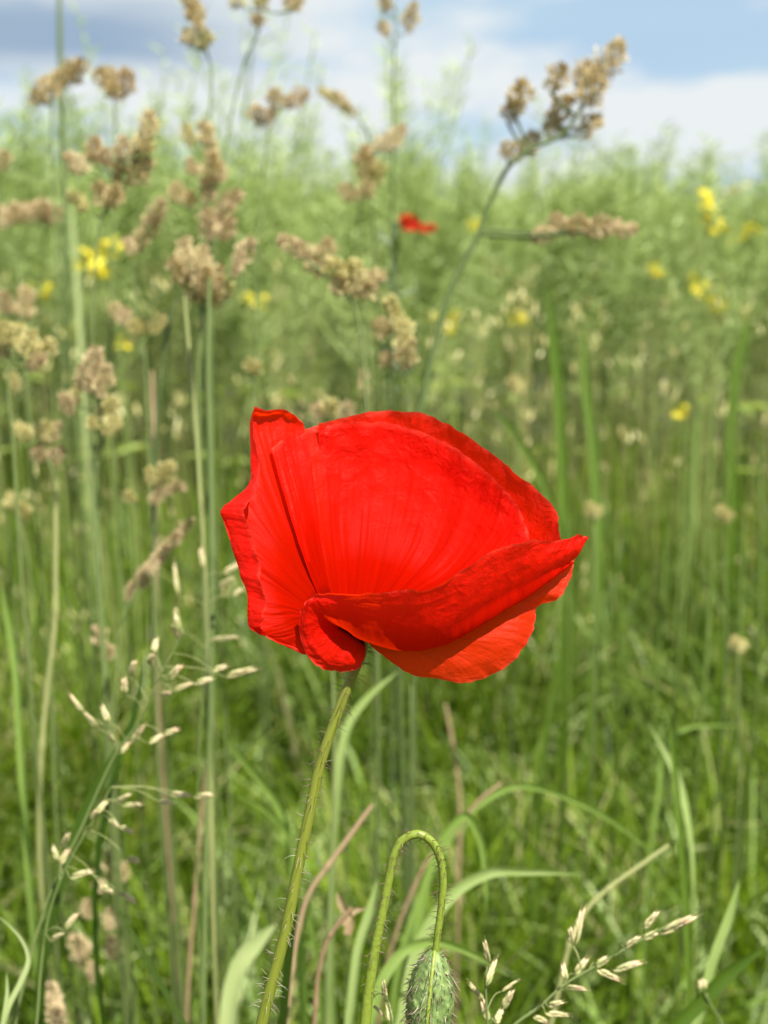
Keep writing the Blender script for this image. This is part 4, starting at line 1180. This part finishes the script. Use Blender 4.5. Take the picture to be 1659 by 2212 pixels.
petal("petal", [
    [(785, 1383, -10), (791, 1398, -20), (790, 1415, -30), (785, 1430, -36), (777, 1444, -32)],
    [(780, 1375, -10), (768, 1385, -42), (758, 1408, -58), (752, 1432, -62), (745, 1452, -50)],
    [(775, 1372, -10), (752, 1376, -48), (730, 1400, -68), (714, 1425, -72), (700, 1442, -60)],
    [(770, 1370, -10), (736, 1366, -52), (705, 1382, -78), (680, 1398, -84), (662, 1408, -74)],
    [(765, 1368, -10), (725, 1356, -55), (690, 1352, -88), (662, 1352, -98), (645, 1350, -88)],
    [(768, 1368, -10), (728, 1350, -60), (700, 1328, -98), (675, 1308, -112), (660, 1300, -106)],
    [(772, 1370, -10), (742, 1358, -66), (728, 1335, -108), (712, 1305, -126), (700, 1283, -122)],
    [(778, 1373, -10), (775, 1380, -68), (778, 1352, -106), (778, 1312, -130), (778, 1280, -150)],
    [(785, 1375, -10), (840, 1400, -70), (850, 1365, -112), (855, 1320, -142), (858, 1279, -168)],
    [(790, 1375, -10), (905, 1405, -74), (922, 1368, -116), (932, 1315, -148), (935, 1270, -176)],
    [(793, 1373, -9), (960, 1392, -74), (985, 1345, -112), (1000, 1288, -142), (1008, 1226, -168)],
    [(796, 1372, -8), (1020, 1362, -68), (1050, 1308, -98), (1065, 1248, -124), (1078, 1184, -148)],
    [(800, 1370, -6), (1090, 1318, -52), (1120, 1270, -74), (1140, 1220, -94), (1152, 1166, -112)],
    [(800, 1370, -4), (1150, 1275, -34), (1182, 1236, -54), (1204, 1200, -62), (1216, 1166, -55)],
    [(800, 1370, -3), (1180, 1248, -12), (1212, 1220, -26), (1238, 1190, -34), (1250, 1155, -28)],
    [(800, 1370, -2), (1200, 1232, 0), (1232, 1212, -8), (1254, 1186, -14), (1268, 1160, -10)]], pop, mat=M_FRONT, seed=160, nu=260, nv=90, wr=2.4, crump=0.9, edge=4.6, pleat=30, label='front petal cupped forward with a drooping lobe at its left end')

# stem, hairs, capsule, stamens
spts = [Pf(787, 1376, 4), Pf(784, 1405, 2), Pf(765, 1450, 0), Pf(730, 1540, 0), Pf(692, 1650, 0), Pf(668, 1760, 0), Pf(643, 1880, 0), Pf(615, 2020, 0), Pf(583, 2140, 0), Pf(560, 2235, 0)]
gp = [Vector((base.x - 0.008, base.y + 0.003, base.z * 0.55)), pbase]
spath = smooth_path(spts + gp, 130)
V, F = tube(spath, np.interp(np.linspace(0, 1, 130), [0, .1, .8, 1], [9 * UNIT, 10.5 * UNIT, 13 * UNIT, 16 * UNIT]), 16)
tt = 0.35 + 0.25 * np.repeat(np.linspace(1, 0, 130), 16) + np.tile(np.array([0.05 * math.sin(k * 2.4) for k in range(16)]), 130)
child("stem", V, F, M_PSTEM, pop, attrs={"tint": tt})


def hairs(path, rad, n, length, seed, tlo, thi, wid=0.00007, droop=0.3, t1=1.0):
    rr = np.random.default_rng(seed)
    b = Bag()
    m = len(path)
    T_ = np.gradient(path, axis=0); T_ /= np.linalg.norm(T_, axis=1)[:, None]
    for k in range(n):
        s = rr.uniform(0.005, t1) * (m - 2)
        i = int(s); f = s - i
        p = path[i] * (1 - f) + path[i + 1] * f
        t = T_[i]
        d = np.cross(t, rr.normal(size=3)); d /= np.linalg.norm(d)
        L_ = length * rr.uniform(0.5, 1.15)
        d0 = d + t * rr.normal(0, 0.25); d0 /= np.linalg.norm(d0)
        p0 = p + d * rad * 0.9
        p1 = p0 + d0 * L_ * 0.5
        bend = rr.normal(0, 0.35) + droop
        p2 = p1 + (d0 - np.array([0, 0, 1]) * bend + rr.normal(0, .15, 3)) * L_ * 0.5
        V, F = tube(smooth_path([p0, p1, p2], 5), [wid, wid * 0.8, wid * .35], 3)
        tin = tlo + (thi - tlo) * min(1, (s / m) / t1 * 1.3)
        b.add(V, F, np.clip(tin + rr.normal(0, 0.12), 0, 1))
    V, F, T, _ = b.arrays()
    return V, F, T


V, F, T = hairs(spath, 13 * UNIT, 260, 0.0028, 5, 0.05, 0.75, t1=0.78)
h = child("hairs", V, F, M_HAIR, pop, attrs={"tint": T}); h['kind'] = 'stuff'
b = Bag()
cc = Pf(768, 1382, 25); ct = Pf(765, 1318, 30)
V, F = tube(smooth_path([cc, cc * .5 + ct * .5, ct], 10), [0.001, .003, .0042, .0045, .0030], 12)
child("seed_capsule", V, F, M_CAPS, pop, attrs={"tint": np.full(len(V), .5)})
rng = np.random.default_rng(8)
for k in range(70):
    a = rng.uniform(0, 6.28)
    e = Pf(765 + math.cos(a) * rng.uniform(15, 40), 1325 - rng.uniform(-12, 22), 20 + math.sin(a) * rng.uniform(20, 50))
    V, F = tube(smooth_path([cc, (cc + e) / 2 + Vector((0, 0, -.001)), e], 4), 0.00012, 3); b.add(V, F, .3)
    V, F = spindle(np.array(e), np.array(e) + np.array([0, 0, .0012]), 0.0008, 4); b.add(V, F, .1)
V, F, T, _ = b.arrays()
st_ = child("stamens", V, F, M_STAM, pop, attrs={"tint": T}); st_['kind'] = 'stuff'

# the nodding bud
bpts = [(940, 2062), (945, 2020), (953, 1960), (957, 1905), (951, 1856), (934, 1820), (904, 1802), (872, 1813), (852, 1845), (842, 1888), (828, 1960), (812, 2040), (798, 2130), (786, 2235)]
bw = [Pf(x, y, 4 if i < 6 else -4 + i) for i, (x, y) in enumerate(bpts)]
bl_ = bw[-1]
bbase = Vector((bl_.x - 0.004, bl_.y + 0.012, 0))
bud = empty("poppy_bud", bbase, 'nodding hairy green poppy bud on a hooked stem right of the big poppy stem', 'poppy bud')
bpath = smooth_path(bw + [Vector((bl_.x, bl_.y + .004, bl_.z * .55)), bbase], 170)
V, F = tube(bpath, np.interp(np.linspace(0, 1, 170), [0, .3, .6, 1], [7.5 * UNIT, 9 * UNIT, 9.5 * UNIT, 14 * UNIT]), 14)
child("stem", V, F, M_BSTEM, bud, attrs={"tint": 0.4 + np.tile(np.array([0.06 * math.sin(k * 2.2) for k in range(14)]), 170)})
V, F, T = hairs(bpath, 9 * UNIT, 290, 0.0021, 6, 0.25, 0.5, t1=0.82)
h = child("hairs", V, F, M_HAIR, bud, attrs={"tint": T}); h['kind'] = 'stuff'
# two sepals meeting in a seam: egg shaped body hanging down
b0, b1 = np.array(Pf(940, 2050, 6)), np.array(Pf(918, 2285, -6))
ax = b1 - b0; BL = np.linalg.norm(ax); ax /= BL
su = np.cross(ax, (0, 1, 0)); su /= np.linalg.norm(su); sv = np.cross(ax, su)
bumps = np.random.default_rng(31)


def sepal(a0, a1, seed):
    na, nl = 40, 70
    A, Tl = np.meshgrid(np.linspace(a0, a1, na), np.linspace(0, 1, nl), indexing='ij')
    prof = 55 * UNIT * np.sin(np.pi * np.clip(Tl * 0.965 + 0.0, 0, 1)) ** 0.52 * (1.0 - 0.12 * Tl)
    seamd = np.minimum(A - a0, a1 - A)
    prof = prof * (1 - 0.10 * np.exp(-(seamd / 0.10) ** 2)) + 1.5 * UNIT * vnoise((A - a0) / (a1 - a0), Tl, 14, 26, seed) + 1.0 * UNIT * vnoise((A - a0) / (a1 - a0), Tl, 30, 50, seed + 1)
    X = b0 + ax * (Tl * BL)[..., None] + (np.cos(A) * prof)[..., None] * su + (np.sin(A) * prof)[..., None] * sv
    i, j = np.meshgrid(np.arange(na - 1), np.arange(nl - 1), indexing='ij')
    F = np.stack([i * nl + j, (i + 1) * nl + j, (i + 1) * nl + j + 1, i * nl + j + 1], -1).reshape(-1, 4)
    nT = 0.45 + 0.3 * vnoise((A - a0) / (a1 - a0), Tl, 18, 30, seed + 2)
    return X, F, nT.ravel()


# find which angle faces the camera, the seam runs there
tc_ = np.array(cam.location) - (b0 + b1) / 2; tc_ /= np.linalg.norm(tc_)
fa = math.atan2(np.dot(tc_, sv), np.dot(tc_, su)) + 0.05
for k in range(2):
    X, F, T = sepal(fa + k * math.pi, fa + (k + 1) * math.pi, 50 + 5 * k)
    child("sepal", X.reshape(-1, 3), F, M_BUD, bud, attrs={"tint": T})
b = Bag()
for k in range(480):
    t = bumps.uniform(0.02, 0.98); a = bumps.uniform(0, 6.28)
    rr_ = 55 * UNIT * max(0.0, math.sin(math.pi * t * 0.965)) ** 0.52 * (1 - .12 * t)
    d = math.cos(a) * su + math.sin(a) * sv
    p0 = b0 + ax * t * BL + d * rr_ * 0.96
    L_ = bumps.uniform(0.0008, 0.0026)
    e = p0 + (d * 0.75 + ax * bumps.uniform(-0.1, 0.9) + bumps.normal(0, .2, 3)) * L_
    V, F = tube(np.array([p0, (p0 + e) / 2, e]), [0.00013, 0.00008, 0.00004], 3); b.add(V, F, np.clip(bumps.normal(0.5, 0.22), 0, 1))
V, F, T, _ = b.arrays()
h = child("hairs", V, F, M_HAIR, bud, attrs={"tint": T}); h['kind'] = 'stuff'
sm = []
for t in np.linspace(0.0, 0.98, 30):
    rr_ = 55 * UNIT * max(0.0, math.sin(math.pi * t * 0.965)) ** 0.52 * (1 - .12 * t)
    sm.append(b0 + ax * t * BL + (math.cos(fa) * su + math.sin(fa) * sv) * rr_ * 0.93)
V, F = tube(np.array(sm), 4.2 * UNIT, 8)
child("seam", V, F, M_BSTEM, bud, attrs={"tint": np.full(len(V), 0.6)})

# the distant poppy
dp = P(905, 488, 1.15)
root = empty("poppy_flower", (dp.x, dp.y, 0), 'distant blurred red poppy among the rapeseed above the big one', 'poppy')
M_FAR = petalmat("distant poppy petal", (0.60, 0.03, 0.012), (0.70, 0.07, 0.015), 0.45)
for k, (cx, cy, rx, ry, dd, tl) in enumerate([(884, 481, 22, 17, 0, 0.3), (927, 493, 17, 10, .01, -0.2), (900, 490, 18, 9, -.012, 0.1), (877, 476, 15, 13, .015, .5)]):
    nn, mm = 22, 10
    A, Rr = np.meshgrid(np.linspace(0, 2 * np.pi, nn), np.linspace(0.02, 1, mm), indexing='ij')
    px = cx + rx * Rr * np.cos(A) * (1 + .08 * np.sin(5 * A + k)); py = cy - ry * Rr * np.sin(A)
    dz = dd + 0.012 * Rr ** 2 * np.cos(2 * A + k) + 0.004 * np.sin(7 * A) * Rr
    X = np.array([tuple(P(x, y, 1.15 + z)) for x, y, z in zip(px.ravel(), py.ravel(), dz.ravel())])
    i, j = np.meshgrid(np.arange(nn - 1), np.arange(mm - 1), indexing='ij')
    F = np.stack([i * mm + j, (i + 1) * mm + j, (i + 1) * mm + j + 1, i * mm + j + 1], -1).reshape(-1, 4)
    child("petal", X, F, M_FAR, root, uv=np.stack([A / 6.28, 0.3 + 0.7 * Rr], -1).reshape(-1, 2))
V, F = tube(smooth_path([dp, P(900, 620, 1.15), (dp.x, dp.y, 0)], 12), 0.0011, 6)
child("stem", V, F, M_STEM, root, attrs={"tint": np.full(len(V), .5)})
